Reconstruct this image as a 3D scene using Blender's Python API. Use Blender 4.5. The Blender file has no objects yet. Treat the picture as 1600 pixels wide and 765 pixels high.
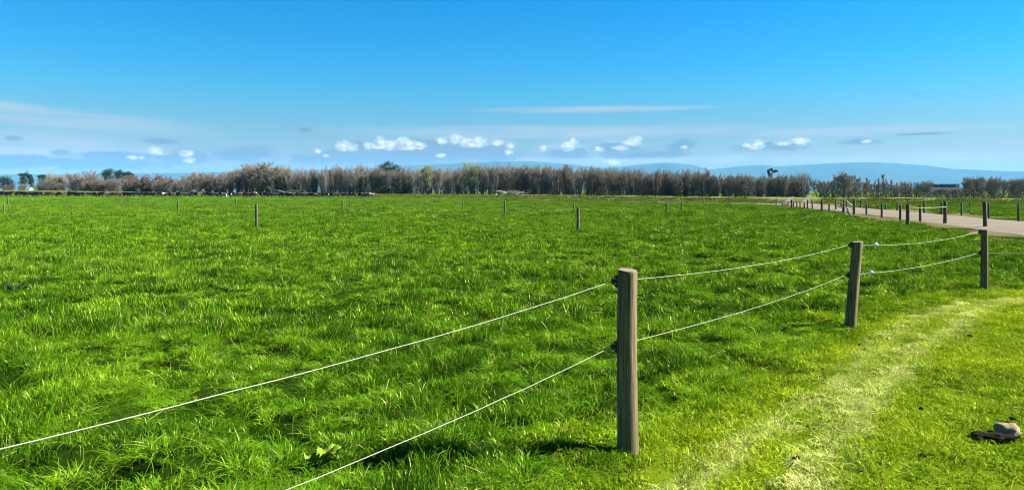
import bpy, math, random
import numpy as np
from mathutils import Vector

random.seed(7)
RNG = np.random.default_rng(11)
S = bpy.context.scene
COL = S.collection
EYE = 1.65            # eye height of the photographer (m)
FPX, CX, HZ = 1155.0, 800.0, 298.0   # focal length, centre column and horizon row measured on the photograph

# ------------------------------------------------------------------ camera
cam = bpy.data.cameras.new('camera')
cam.sensor_width = 36.0
cam.lens = 36.0 * FPX / 1600.0
cam.shift_y = -(382.5 - HZ) / 1600.0
cam.clip_start, cam.clip_end = 0.05, 60000.0
camo = bpy.data.objects.new('camera', cam)
camo.location = (0, 0, EYE)
camo.rotation_euler = (math.radians(90), 0, 0)
COL.objects.link(camo)
S.camera = camo

# ------------------------------------------------------------------ sun, sky, exposure
SUN_EL, SUN_AZ = math.radians(35), math.radians(84)      # azimuth clockwise from +Y
sun_dir = Vector((math.sin(SUN_AZ) * math.cos(SUN_EL), math.cos(SUN_AZ) * math.cos(SUN_EL), math.sin(SUN_EL)))
sl = bpy.data.lights.new('sun', 'SUN')
sl.energy, sl.angle, sl.color = 5.0, math.radians(0.53), (1.0, 0.95, 0.86)
so = bpy.data.objects.new('sun', sl)
so.rotation_euler = sun_dir.to_track_quat('Z', 'Y').to_euler()
COL.objects.link(so)

S.view_settings.view_transform = 'Standard'
S.view_settings.look = 'None'
S.view_settings.gamma = 1.0
S.view_settings.use_curve_mapping = False
S.view_settings.exposure = 2.2
S.render.engine = 'CYCLES'
S.cycles.use_denoising = True
S.cycles.denoising_input_passes = 'RGB_ALBEDO_NORMAL'
S.cycles.max_bounces = 6
S.cycles.diffuse_bounces = 2
S.cycles.glossy_bounces = 2
S.cycles.transmission_bounces = 2
S.cycles.transparent_max_bounces = 8
S.cycles.volume_bounces = 1
S.cycles.sample_clamp_indirect = 6.0
S.cycles.pixel_filter_type = 'BLACKMAN_HARRIS'
S.cycles.filter_width = 1.05


def sky_pt(x, y):
    """azimuth and elevation (radians) of a direction measured on the photograph"""
    az = math.atan((x - CX) / FPX)
    return az, (HZ - y) / FPX * math.cos(az)


W = bpy.data.worlds.new('World')
S.world = W
W.use_nodes = True
wn, wl = W.node_tree.nodes, W.node_tree.links
wn.clear()


def wnode(t, **kw):
    n = wn.new(t)
    for k, v in kw.items():
        setattr(n, k, v)
    return n


def wmath(op, a, b=None, clamp=False):
    n = wnode('ShaderNodeMath', operation=op, use_clamp=clamp)
    for i, v in enumerate((a, b)):
        if v is None:
            continue
        if isinstance(v, (int, float)):
            n.inputs[i].default_value = v
        else:
            wl.new(v, n.inputs[i])
    return n.outputs[0]


def wramp(val, stops, interp='LINEAR'):
    n = wnode('ShaderNodeValToRGB')
    cr = n.color_ramp
    cr.interpolation = interp
    while len(cr.elements) < len(stops):
        cr.elements.new(0.5)
    for e, (p, c) in zip(cr.elements, stops):
        e.position = p
        e.color = (c, c, c, 1) if isinstance(c, (int, float)) else (*c, 1)
    wl.new(val, n.inputs[0])
    return n.outputs[0]


def wmix(fac, a, b, blend='MIX'):
    n = wnode('ShaderNodeMix', data_type='RGBA', blend_type=blend)
    if isinstance(fac, (int, float)):
        n.inputs[0].default_value = fac
    else:
        wl.new(fac, n.inputs[0])
    for s, v in ((6, a), (7, b)):
        if isinstance(v, tuple):
            n.inputs[s].default_value = (*v, 1)
        else:
            wl.new(v, n.inputs[s])
    return n.outputs[2]


sky = wnode('ShaderNodeTexSky', sky_type='NISHITA', sun_disc=False)
sky.sun_elevation, sky.sun_rotation = SUN_EL, SUN_AZ
sky.altitude, sky.air_density, sky.dust_density, sky.ozone_density = 0, 1.0, 0.15, 4.0
tc = wnode('ShaderNodeTexCoord')
sep = wnode('ShaderNodeSeparateXYZ')
wl.new(tc.outputs['Generated'], sep.inputs[0])
X_, Y_, Z_ = sep.outputs
hyp = wmath('SQRT', wmath('ADD', wmath('MULTIPLY', X_, X_), wmath('MULTIPLY', Y_, Y_)))
az = wmath('ARCTAN2', X_, Y_)
el = wmath('DIVIDE', Z_, wmath('MAXIMUM', hyp, 0.001))
# deep polarised-looking blue overhead easing to the pale horizon, the same for every azimuth
grade = wramp(wmath('MULTIPLY', el, 0.7, True),
              [(0.0, (0.40, 0.32, 0.24)), (0.035, (0.35, 0.32, 0.28)), (0.065, (0.25, 0.40, 0.43)), (0.09, (0.137, 0.465, 0.55)), (0.12, (0.06, 0.475, 0.648)),
               (0.18, (0.0, 0.46, 0.73)), (0.45, (0.0, 0.32, 0.55)), (1.0, (0.0, 0.22, 0.40))])
skyc = wmix(1.0, sky.outputs[0], grade, 'MULTIPLY')
# --- clouds, in (azimuth, elevation); u, v in radians
uv = wnode('ShaderNodeCombineXYZ')
wl.new(az, uv.inputs[0])
wl.new(el, uv.inputs[1])


def wnoise(scale, sx=1.0, sy=1.0, detail=5.0, rough=0.55, off=(0, 0, 0)):
    m = wnode('ShaderNodeMapping')
    m.inputs['Scale'].default_value = (sx, sy, 1)
    m.inputs['Location'].default_value = off
    wl.new(uv.outputs[0], m.inputs[0])
    n = wnode('ShaderNodeTexNoise')
    n.inputs['Scale'].default_value = scale
    n.inputs['Detail'].default_value = detail
    n.inputs['Roughness'].default_value = rough
    wl.new(m.outputs[0], n.inputs['Vector'])
    return n.outputs['Fac']


def ellipse(x, y, rx, ry, rot=0.0, warp=None):
    a, e = sky_pt(x, y)
    m = wnode('ShaderNodeMapping', vector_type='TEXTURE')
    m.inputs['Location'].default_value = (a, e, 0)
    m.inputs['Rotation'].default_value = (0, 0, rot)
    c = math.cos(a)
    m.inputs['Scale'].default_value = (rx / FPX * c * c, ry / FPX * c, 1)
    wl.new(uv.outputs[0], m.inputs[0])
    g = wnode('ShaderNodeTexGradient', gradient_type='SPHERICAL')
    wl.new(m.outputs[0], g.inputs[0])
    return g.outputs['Fac']


def blobs(lst):
    acc = None
    for b in lst:
        v = ellipse(*b)
        acc = v if acc is None else wmath('MAXIMUM', acc, v)
    return acc


fine = wnoise(120.0, 1.0, 1.5, 6.0, 0.66)
mid = wnoise(26.0, 1.0, 2.6, 5.0, 0.55, (3, 1, 0))
streak = wnoise(6.0, 1.0, 14.0, 5.0, 0.6, (1, 7, 0))
# soft veils
veil = blobs([(95, 186, 300, 20, -0.05), (20, 172, 140, 16, -0.09), (925, 171, 230, 7, 0.0), (60, 232, 230, 34, 0.0),
              (880, 207, 420, 14, 0.0), (1330, 205, 260, 10, 0.0)])
veil = wmath('MULTIPLY', wmath('MULTIPLY', veil, 1.9, True), wramp(streak, [(0.30, 0.15), (0.62, 1.0)]))
skyc = wmix(wmath('MULTIPLY', veil, 0.78), skyc, (2.3, 2.5, 2.55))
# pale milky cloud that joins the heaps
milk = blobs([(650, 236, 190, 30), (770, 234, 60, 26), (900, 234, 90, 18), (975, 228, 60, 16), (1210, 226, 90, 14), (265, 246, 110, 22), (520, 246, 110, 18),
              (90, 240, 260, 22), (1000, 250, 420, 10), (1450, 248, 300, 16)])
mk = wmath('ADD', milk, wmath('MULTIPLY', wmath('SUBTRACT', mid, 0.5), 1.5))
mk = wmath('MULTIPLY', wramp(mk, [(0.10, 0.0), (0.85, 1.0)]), wmath('MULTIPLY', milk, 3.0, True))
skyc = wmix(wmath('MULTIPLY', mk, 0.6), skyc, (2.9, 3.0, 3.1))
# blue-grey undersides and banks
grey = blobs([(655, 238, 185, 26), (520, 246, 90, 18), (770, 240, 60, 20), (890, 239, 55, 12), (965, 232, 70, 11), (1065, 226, 32, 13, 0.25),
              (1205, 228, 75, 11), (1345, 222, 40, 7), (1445, 209, 60, 3), (380, 240, 75, 16), (185, 244, 85, 12), (290, 246, 60, 18),
              (30, 252, 90, 14), (95, 238, 22, 8), (20, 217, 22, 7), (477, 203, 14, 6), (250, 220, 40, 6), (1000, 242, 90, 8), (130, 255, 240, 12)])
gm = wmath('ADD', grey, wmath('MULTIPLY', wmath('SUBTRACT', mid, 0.5), 1.6))
gm = wmath('ADD', gm, wmath('MULTIPLY', wmath('SUBTRACT', fine, 0.5), 0.9))
gm = wmath('MULTIPLY', wramp(gm, [(0.05, 0.0), (0.50, 1.0)]), wmath('MULTIPLY', grey, 6.0, True))
# the same broken low cloud goes on all round the horizon
band = wramp(wmath('MULTIPLY', el, 10.0, True), [(0.05, 0.0), (0.22, 1.0), (0.36, 0.9), (0.52, 0.0)])
ring = wmath('MULTIPLY', wramp(wnoise(7.0, 1.0, 3.0, 6.0, 0.6, (9, 2, 0)), [(0.50, 0.0), (0.72, 0.7)]), band)
gm = wmath('MAXIMUM', gm, ring)
skyc = wmix(wmath('MULTIPLY', gm, 0.85), skyc, (0.95, 1.1, 1.35))
# sunlit cumulus heads
heads = blobs([(536, 228, 16, 13), (548, 230, 18, 9), (575, 228, 10, 9), (596, 221, 15, 12), (612, 226, 22, 11), (630, 220, 14, 9), (640, 224, 20, 8),
               (655, 226, 18, 7), (690, 220, 13, 8), (714, 217, 17, 12), (726, 221, 17, 9), (748, 220, 17, 9), (778, 223, 12, 8), (797, 228, 10, 9),
               (795, 238, 9, 9), (690, 243, 12, 5), (600, 229, 40, 8), (640, 231, 30, 7), (740, 226, 30, 7), (510, 243, 9, 4), (497, 237, 8, 6),
               (888, 228, 17, 12), (896, 222, 9, 9), (849, 231, 8, 7), (993, 219, 14, 10), (986, 224, 18, 7), (970, 231, 20, 6), (936, 233, 12, 6),
               (1180, 228, 20, 9), (1187, 224, 12, 8), (1250, 221, 20, 9), (1225, 224, 22, 5), (1168, 227, 12, 6), (1069, 230, 8, 5), (957, 253, 22, 6),
               (242, 235, 17, 9), (250, 239, 9, 5), (293, 240, 18, 9), (206, 246, 12, 6), (222, 247, 8, 6), (296, 250, 14, 7), (1355, 221, 14, 4)])
hm = wmath('ADD', heads, wmath('MULTIPLY', wmath('SUBTRACT', fine, 0.5), 2.6))
hm = wmath('MULTIPLY', wramp(hm, [(0.10, 0.0), (1.05, 1.0)]), wmath('MULTIPLY', heads, 3.0, True))
skyc = wmix(wmath('MULTIPLY', hm, 0.95), skyc, (4.7, 4.5, 4.2))
bg = wnode('ShaderNodeBackground')
bg.inputs['Strength'].default_value = 0.05
wl.new(skyc, bg.inputs['Color'])
wo = wnode('ShaderNodeOutputWorld')
wl.new(bg.outputs[0], wo.inputs[0])

# ------------------------------------------------------------------ helpers


def at(x, depth, z=0.0):
    return ((x - CX) / FPX * depth, depth, z)


def link(o, parent=None):
    COL.objects.link(o)
    if parent is not None:
        o.parent = parent
    return o


def mesh(name, verts, faces, mats=(), smooth=False, attrs=None):
    me = bpy.data.meshes.new(name)
    me.from_pydata([tuple(map(float, v)) for v in verts], [], [tuple(map(int, f)) for f in faces])
    for m in mats:
        me.materials.append(m)
    if smooth:
        me.polygons.foreach_set('use_smooth', [True] * len(me.polygons))
    for k, v in (attrs or {}).items():
        a = me.attributes.new(k, 'FLOAT', 'POINT')
        a.data.foreach_set('value', np.asarray(v, dtype=np.float32))
    me.update()
    return me


def obj(name, me, parent=None, loc=(0, 0, 0)):
    o = bpy.data.objects.new(name, me)
    o.location = loc
    return link(o, parent)


def empty(name, loc=(0, 0, 0), rz=0.0):
    o = bpy.data.objects.new(name, None)
    o.empty_display_size = 0.2
    o.location = loc
    o.rotation_euler = (0, 0, rz)
    return link(o)


def tag(o, label=None, cat=None, group=None, kind=None):
    for k, v in (('label', label), ('category', cat), ('group', group), ('kind', kind)):
        if v:
            o[k] = v
    return o


class MB:
    """collects shapes into one mesh"""

    def __init__(self):
        self.v, self.f = [], []

    def tube(self, pts, rad, n=6, cap=True, wob=0.0, seed=0):
        pts = [Vector(p) for p in pts]
        rad = [rad] * len(pts) if isinstance(rad, (int, float)) else rad
        b = len(self.v)
        up = Vector((0, 0, 1))
        r = random.Random(seed)
        for i, p in enumerate(pts):
            d = (pts[min(i + 1, len(pts) - 1)] - pts[max(i - 1, 0)]).normalized()
            s = d.cross(up if abs(d.z) < 0.95 else Vector((1, 0, 0))).normalized()
            t = s.cross(d)
            for k in range(n):
                a = 2 * math.pi * k / n
                q = rad[i] * (1 + wob * r.uniform(-1, 1))
                self.v.append(p + (s * math.cos(a) + t * math.sin(a)) * q)
        for i in range(len(pts) - 1):
            for k in range(n):
                k2 = (k + 1) % n
                self.f.append((b + i * n + k, b + i * n + k2, b + (i + 1) * n + k2, b + (i + 1) * n + k))
        if cap:
            self.f.append(tuple(b + k for k in reversed(range(n))))
            self.f.append(tuple(b + (len(pts) - 1) * n + k for k in range(n)))
        return self

    def box(self, c, s, rz=0.0):
        b = len(self.v)
        cs, sn = math.cos(rz), math.sin(rz)
        for dz in (-.5, .5):
            for dx, dy in ((-.5, -.5), (.5, -.5), (.5, .5), (-.5, .5)):
                x, y = dx * s[0], dy * s[1]
                self.v.append((c[0] + x * cs - y * sn, c[1] + x * sn + y * cs, c[2] + dz * s[2]))
        for f in ((3, 2, 1, 0), (4, 5, 6, 7), (0, 1, 5, 4), (1, 2, 6, 5), (2, 3, 7, 6), (3, 0, 4, 7)):
            self.f.append(tuple(b + i for i in f))
        return self

    def build(self, name, mats, parent=None, loc=(0, 0, 0), smooth=False):
        return obj(name, mesh(name, self.v, self.f, mats, smooth), parent, loc)


def vnoise(x, y, seed=0):
    """smooth value noise on arrays, 0..1"""
    x = np.asarray(x, float)
    y = np.asarray(y, float)
    xi, yi = np.floor(x).astype(np.int64), np.floor(y).astype(np.int64)
    fx, fy = x - xi, y - yi
    fx, fy = fx * fx * (3 - 2 * fx), fy * fy * (3 - 2 * fy)

    def h(a, b):
        n = (a * 374761393 + b * 668265263 + seed * 974634777) & 0x7fffffff
        n = ((n ^ (n >> 13)) * 1274126177) & 0x7fffffff
        return ((n ^ (n >> 16)) & 0xffff) / 65535.0
    return (h(xi, yi) * (1 - fx) + h(xi + 1, yi) * fx) * (1 - fy) + (h(xi, yi + 1) * (1 - fx) + h(xi + 1, yi + 1) * fx) * fy


def fbm(x, y, seed=0, oct=3):
    a, s, t = 0.0, 0.5, 0.0
    for i in range(oct):
        a = a + s * vnoise(x * 2 ** i + 13.7 * i, y * 2 ** i - 5.1 * i, seed + i)
        t += s
        s *= 0.5
    return a / t


def sstep(a, b, x):
    t = np.clip((x - a) / (b - a), 0, 1)
    return t * t * (3 - 2 * t)


def pdist(px, py, line):
    """distance to a polyline and which side (+ left of travel)"""
    best = np.full(np.shape(px), 1e9)
    side = np.zeros(np.shape(px))
    par = np.zeros(np.shape(px))
    acc = 0.0
    for (x0, y0), (x1, y1) in zip(line[:-1], line[1:]):
        dx, dy = x1 - x0, y1 - y0
        L2 = dx * dx + dy * dy
        t = np.clip(((px - x0) * dx + (py - y0) * dy) / L2, 0, 1)
        d = np.hypot(px - x0 - t * dx, py - y0 - t * dy)
        s = np.sign(dx * (py - y0) - dy * (px - x0))
        m = d < best - 1e-9
        best = np.where(m, d, best)
        side = np.where(m, s, side)
        par = np.where(m, acc + t * math.sqrt(L2), par)
        acc += math.sqrt(L2)
    return best, side, par


# ------------------------------------------------------------------ layout of the place (metres)
P0, P1, P2, P3, P4 = (-2.80, 0.07), (0.73, 4.68), (4.16, 9.08), (7.98, 12.5), (13.3, 12.7)
LANE_FENCE = [(-9, -9), P0, P1, P2, P3, P4, (70, 14)]
TRACK_A = [(-0.5, 2.2), (1.38, 4.73), (1.83, 5.2), (2.54, 6.0), (4.0, 8.0), (5.7, 10.1), (7.1, 11.1), (10, 12.0)]
TRACK_B = [(0.9, 2.4), (1.67, 4.17), (2.05, 4.78), (2.9, 6.0), (4.2, 7.7), (5.3, 8.9), (6.55, 10.3), (8.05, 11.5), (12, 12.2)]
GRAVEL = [(16.5, 4), (19.6, 19), (23.2, 33.5), (25.6, 43), (28.0, 54), (30.0, 64), (31.8, 75), (35.0, 90), (37.6, 99)]
SIDE_ROAD = [(32.5, 86), (30, 97), (19, 108), (8, 130), (-2, 160)]
BANK = [  # x, y of the crest line and its height
    (-260, 252, 2.0), (-163, 235, 1.85), (-93, 214, 1.1), (-33, 192, 0.78), (-12, 178, 0.78), (6.5, 152, 0.8), (14, 132, 0.8),
    (21, 118, 0.83), (36.5, 106, 0.74), (53, 102, 0.64), (70, 100, 0.60), (130, 98, 0.6)]
FENCE_A = [(-60, 54.5), (150, 52)]


def lane_sd(x, y):
    d, s, _ = pdist(x, y, LANE_FENCE)
    return d * s


def lump(x, y):
    d = np.hypot(x, y)
    fade = 1 - sstep(14, 30, d)
    tall = sstep(-0.2, 0.6, lane_sd(x, y))
    n = fbm(x * 2.5, y * 2.5, 3, 2) - 0.5
    return fade * (n * (0.05 + 0.25 * tall)) - 0.01


def dryness(x, y):
    a = np.exp(-(pdist(x, y, TRACK_A)[0] / 0.065) ** 2)
    b = np.exp(-(pdist(x, y, TRACK_B)[0] / 0.085) ** 2)
    n = fbm(x * 2.2, y * 2.2, 41, 3)
    return np.clip(np.maximum(a, b) * (0.50 + 1.0 * n), 0, 1)


# ------------------------------------------------------------------ materials


class NT:
    def __init__(self, name):
        self.m = bpy.data.materials.new(name)
        self.m.use_nodes = True
        self.n, self.l = self.m.node_tree.nodes, self.m.node_tree.links
        self.n.clear()
        self.out = self.n.new('ShaderNodeOutputMaterial')

    def node(self, t, **kw):
        n = self.n.new(t)
        for k, v in kw.items():
            setattr(n, k, v)
        return n

    def put(self, sock, v):
        if isinstance(v, (int, float)):
            sock.default_value = v
        elif isinstance(v, tuple):
            sock.default_value = (*v, 1) if len(v) == 3 and sock.type == 'RGBA' else v
        else:
            self.l.new(v, sock)

    def mix(self, fac, a, b, blend='MIX'):
        n = self.node('ShaderNodeMix', data_type='RGBA', blend_type=blend)
        self.put(n.inputs[0], fac)
        self.put(n.inputs[6], a)
        self.put(n.inputs[7], b)
        return n.outputs[2]

    def math(self, op, a, b=None, clamp=False):
        n = self.node('ShaderNodeMath', operation=op, use_clamp=clamp)
        self.put(n.inputs[0], a)
        if b is not None:
            self.put(n.inputs[1], b)
        return n.outputs[0]

    def attr(self, name, typ='GEOMETRY'):
        n = self.node('ShaderNodeAttribute', attribute_name=name, attribute_type=typ)
        return n.outputs['Fac']

    def noise(self, scale, detail=4, rough=0.55, coord='Object', stretch=(1, 1, 1), dist=0.0):
        tcn = self.node('ShaderNodeTexCoord')
        m = self.node('ShaderNodeMapping')
        m.inputs['Scale'].default_value = stretch
        self.l.new(tcn.outputs[coord], m.inputs[0])
        n = self.node('ShaderNodeTexNoise')
        n.inputs['Scale'].default_value = scale
        n.inputs['Detail'].default_value = detail
        n.inputs['Roughness'].default_value = rough
        n.inputs['Distortion'].default_value = dist
        self.l.new(m.outputs[0], n.inputs['Vector'])
        return n.outputs['Fac']

    def ramp(self, val, stops):
        n = self.node('ShaderNodeValToRGB')
        cr = n.color_ramp
        while len(cr.elements) < len(stops):
            cr.elements.new(0.5)
        for e, (p, c) in zip(cr.elements, stops):
            e.position = p
            e.color = (c, c, c, 1) if isinstance(c, (int, float)) else (*c, 1)
        self.l.new(val, n.inputs[0])
        return n.outputs[0]

    def bsdf(self, col, rough=0.7, spec=0.3, bump=None, bstr=0.4, bdist=0.01):
        p = self.node('ShaderNodeBsdfPrincipled')
        self.put(p.inputs['Base Color'], col)
        self.put(p.inputs['Roughness'], rough)
        self.put(p.inputs['Specular IOR Level'], spec)
        if bump is not None:
            b = self.node('ShaderNodeBump')
            b.inputs['Strength'].default_value = bstr
            b.inputs['Distance'].default_value = bdist
            self.l.new(bump, b.inputs['Height'])
            self.l.new(b.outputs[0], p.inputs['Normal'])
        return p.outputs[0]

    def done(self, shader):
        self.l.new(shader, self.out.inputs['Surface'])
        return self.m


def leafy(name, cols, straw, straw_at, rough=0.36, spec=0.028, trans=0.15, dry=None):
    """thin leaf material: colour from the blade's own random value and the tuft's tint"""
    t = NT(name)
    tint = t.attr('tint', 'INSTANCER')
    rnd = t.attr('rnd')
    v = t.math('ADD', t.math('MULTIPLY', tint, 0.5), t.math('MULTIPLY', rnd, 0.5))
    c = t.ramp(v, [(0.05, tuple(q * 0.42 for q in cols[0])), (0.28, cols[0]), (0.52, cols[1]), (0.78, cols[2]), (0.93, tuple(q * f for q, f in zip(cols[2], (1.6, 1.4, 3.5))))])
    c = t.mix(t.ramp(t.attr('old'), [(straw_at, 0.0), (straw_at + 0.02, 1.0)]), c, straw)
    if dry:
        c = t.mix(t.math('MULTIPLY', t.attr('dry', 'INSTANCER'), 0.95), c, dry)
    df = t.node('ShaderNodeBsdfDiffuse')
    t.l.new(c, df.inputs[0])
    gl = t.node('ShaderNodeBsdfGlossy')
    gl.inputs[0].default_value = (spec, spec, spec * 0.2, 1)
    gl.inputs[1].default_value = rough
    ad = t.node('ShaderNodeAddShader')
    t.l.new(df.outputs[0], ad.inputs[0])
    t.l.new(gl.outputs[0], ad.inputs[1])
    s1 = ad.outputs[0]
    tr = t.node('ShaderNodeBsdfTranslucent')
    t.l.new(t.mix(1.0, c, (1.2, 1.2, 0.5), 'MULTIPLY'), tr.inputs[0])
    mx = t.node('ShaderNodeMixShader')
    mx.inputs[0].default_value = trans
    t.l.new(s1, mx.inputs[1])
    t.l.new(tr.outputs[0], mx.inputs[2])
    return t.done(mx.outputs[0])


M = {}
M['pasture'] = leafy('pasture_blade', ((0.025, 0.090, 0.003), (0.066, 0.165, 0.004), (0.145, 0.258, 0.008)), (0.33, 0.33, 0.11), 0.965)
M['lane'] = leafy('lane_blade', ((0.075, 0.155, 0.003), (0.150, 0.250, 0.004), (0.230, 0.310, 0.005)), (0.26, 0.24, 0.06), 0.92,
                  rough=0.42, spec=0.03, dry=(0.42, 0.44, 0.14))
M['bank'] = leafy('bank_blade', ((0.035, 0.065, 0.006), (0.06, 0.10, 0.008), (0.10, 0.135, 0.015)), (0.18, 0.16, 0.06), 0.88, rough=0.6, spec=0.02)

t = NT('ground_soil')
g1 = t.noise(0.8, 5, 0.6)
g2 = t.noise(9.0, 5, 0.65)
c = t.mix(g2, (0.006, 0.016, 0.002), (0.016, 0.034, 0.003))
lanec = t.mix(g2, (0.045, 0.075, 0.003), (0.095, 0.135, 0.006))
c = t.mix(t.attr('lane'), c, lanec)
c = t.mix(t.math('MULTIPLY', t.attr('dry'), 0.5), c, (0.24, 0.25, 0.09))
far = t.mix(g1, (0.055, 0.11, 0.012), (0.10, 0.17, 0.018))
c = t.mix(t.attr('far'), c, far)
c = t.mix(t.attr('bare'), c, t.mix(g2, (0.06, 0.048, 0.026), (0.14, 0.115, 0.065)))
M['ground'] = t.done(t.bsdf(c, 1.0, 0.0, g2, 0.6, 0.02))

t = NT('gravel')
g1 = t.noise(0.5, 4, 0.6)
g2 = t.noise(18, 4, 0.7)
c = t.mix(t.ramp(g1, [(.35, 0.0), (.65, 1.0)]), (0.060, 0.046, 0.026), (0.125, 0.103, 0.068))
c = t.mix(t.ramp(g2, [(0.35, 0.0), (0.7, 1.0)]), c, (0.15, 0.13, 0.093))
M['gravel'] = t.done(t.bsdf(c, 0.95, 0.15, g2, 0.7, 0.02))

t = NT('bank_turf')
g1 = t.noise(0.35, 5, 0.6)
g2 = t.noise(3.0, 5, 0.7)
c = t.mix(g1, (0.030, 0.050, 0.008), (0.065, 0.090, 0.013))
c = t.mix(t.ramp(g2, [(0.45, 0.0), (0.75, 0.7)]), c, (0.11, 0.10, 0.035))
c = t.mix(t.attr('crest'), c, t.mix(g2, (0.09, 0.12, 0.025), (0.16, 0.165, 0.06)))  # sunlit top edge of the bank put into the colour as a paler crest
M['bank_turf'] = t.done(t.bsdf(c, 0.95, 0.1, g2, 0.8, 0.06))


def timber(name, a, b, moss):
    t = NT(name)
    gr = t.ramp(t.noise(75, 5, 0.7, stretch=(1, 1, 0.035), dist=0.5), [(0.32, 0.0), (0.68, 1.0)])
    bl = t.noise(5, 4, 0.6, stretch=(1, 1, 0.4))
    c = t.mix(gr, a, b)
    c = t.mix(t.ramp(bl, [(0.48, 0.0), (0.72, 0.8)]), c, moss)
    ck = t.ramp(t.noise(42, 2, 0.5, stretch=(1, 1, 0.025), dist=0.8), [(0.33, 1.0), (0.38, 0.0)])
    c = t.mix(ck, c, (0.014, 0.011, 0.008))
    h = t.math('SUBTRACT', gr, ck)
    return t.done(t.bsdf(c, 0.85, 0.2, h, 0.6, 0.004))


M['timber'] = timber('weathered_timber', (0.034, 0.025, 0.012), (0.20, 0.160, 0.085), (0.060, 0.058, 0.018))
M['timber_far'] = timber('grey_timber', (0.040, 0.034, 0.022), (0.13, 0.112, 0.068), (0.075, 0.072, 0.035))
t = NT('end_grain')
c = t.mix(t.noise(60, 3), (0.09, 0.08, 0.055), (0.19, 0.17, 0.125))
M['endgrain'] = t.done(t.bsdf(c, 0.9, 0.15))
t = NT('white_polywire')
c = t.mix(t.noise(180, 2), (0.16, 0.17, 0.12), (0.30, 0.30, 0.22))
M['wire'] = t.done(t.bsdf(c, 0.6, 0.3))
t = NT('dull_steel_wire')
M['steel'] = t.done(t.bsdf(t.mix(t.noise(90, 2), (0.05, 0.05, 0.045), (0.10, 0.10, 0.09)), 0.6, 0.2))
t = NT('black_plastic')
c = t.mix(t.noise(40, 2), (0.010, 0.010, 0.010), (0.022, 0.020, 0.018))
M['black'] = t.done(t.bsdf(c, 0.55, 0.3))
t = NT('white_tape')
c = t.mix(t.noise(60, 2), (0.45, 0.45, 0.40), (0.65, 0.65, 0.58))
M['tape'] = t.done(t.bsdf(c, 0.6, 0.3))


def twig(name, a, b, tip, rough=0.85):
    t = NT(name)
    oi = t.node('ShaderNodeObjectInfo')
    c = t.mix(oi.outputs['Random'], a, b)
    c = t.mix(t.math('MULTIPLY', t.attr('tip'), 0.75), c, tip)
    return t.done(t.bsdf(c, rough, 0.15))


M['bark'] = twig('grey_bark', (0.075, 0.068, 0.055), (0.14, 0.13, 0.105), (0.1, 0.09, 0.075))
M['twig_brown'] = twig('brown_twigs', (0.115, 0.107, 0.090), (0.180, 0.168, 0.142), (0.225, 0.185, 0.135))
M['twig_grey'] = twig('grey_twigs', (0.165, 0.156, 0.132), (0.25, 0.236, 0.202), (0.26, 0.225, 0.178))
M['twig_red'] = twig('red_twigs', (0.11, 0.085, 0.066), (0.15, 0.115, 0.088), (0.19, 0.13, 0.095))
M['twig_green'] = twig('budding_twigs', (0.18, 0.20, 0.11), (0.22, 0.24, 0.13), (0.30, 0.35, 0.17))


def foliage(name, a, b, rough=0.6):
    t = NT(name)
    c = t.mix(t.attr('rnd'), a, b)
    return t.done(t.bsdf(c, rough, 0.06))


M['pine'] = foliage('pine_needles', (0.016, 0.034, 0.022), (0.040, 0.066, 0.036))
M['ivy'] = foliage('ivy_leaves', (0.012, 0.024, 0.012), (0.030, 0.050, 0.022))
M['bramble'] = foliage('bramble', (0.014, 0.016, 0.014), (0.042, 0.038, 0.030))
M['dock'] = foliage('dock_leaf', (0.07, 0.15, 0.012), (0.17, 0.23, 0.02), 0.45)

t = NT('hill_slopes')
c = t.mix(t.noise(0.0012, 6, 0.6), (0.025, 0.035, 0.025), (0.055, 0.065, 0.04))
M['hill'] = t.done(t.bsdf(c, 1.0, 0.0))

# ------------------------------------------------------------------ ground: one sheet to the horizon
NA = 288
rings = [0.0]
r_ = 0.35
while r_ < 14500:
    rings.append(r_)
    r_ *= 1.034 if r_ < 40 else 1.09
rings.append(14500)
ang = np.linspace(0, 2 * np.pi, NA, endpoint=False)
R_, A_ = np.meshgrid(np.array(rings[1:]), ang, indexing='ij')
gx, gy = np.concatenate([[0], (R_ * np.sin(A_)).ravel()]), np.concatenate([[0], (R_ * np.cos(A_)).ravel()])
gz = lump(gx, gy)
gf = [(0, 1 + (k + 1) % NA, 1 + k) for k in range(NA)]
for i in range(len(rings) - 2):
    b0, b1 = 1 + i * NA, 1 + (i + 1) * NA
    gf += [(b0 + k, b0 + (k + 1) % NA, b1 + (k + 1) % NA, b1 + k) for k in range(NA)]
sd = lane_sd(gx, gy)
gd = np.hypot(gx, gy)
bare = (pdist(gx, gy, GRAVEL)[0] < 5.6).astype(float) * (fbm(gx * .5, gy * .5, 5) > 0.48) * (gd > 15)
ground = obj('ground', mesh('ground', np.stack([gx, gy, gz], 1), gf, [M['ground']], True,
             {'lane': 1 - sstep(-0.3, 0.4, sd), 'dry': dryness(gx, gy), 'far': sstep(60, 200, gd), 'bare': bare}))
tag(ground, kind='structure')


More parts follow.
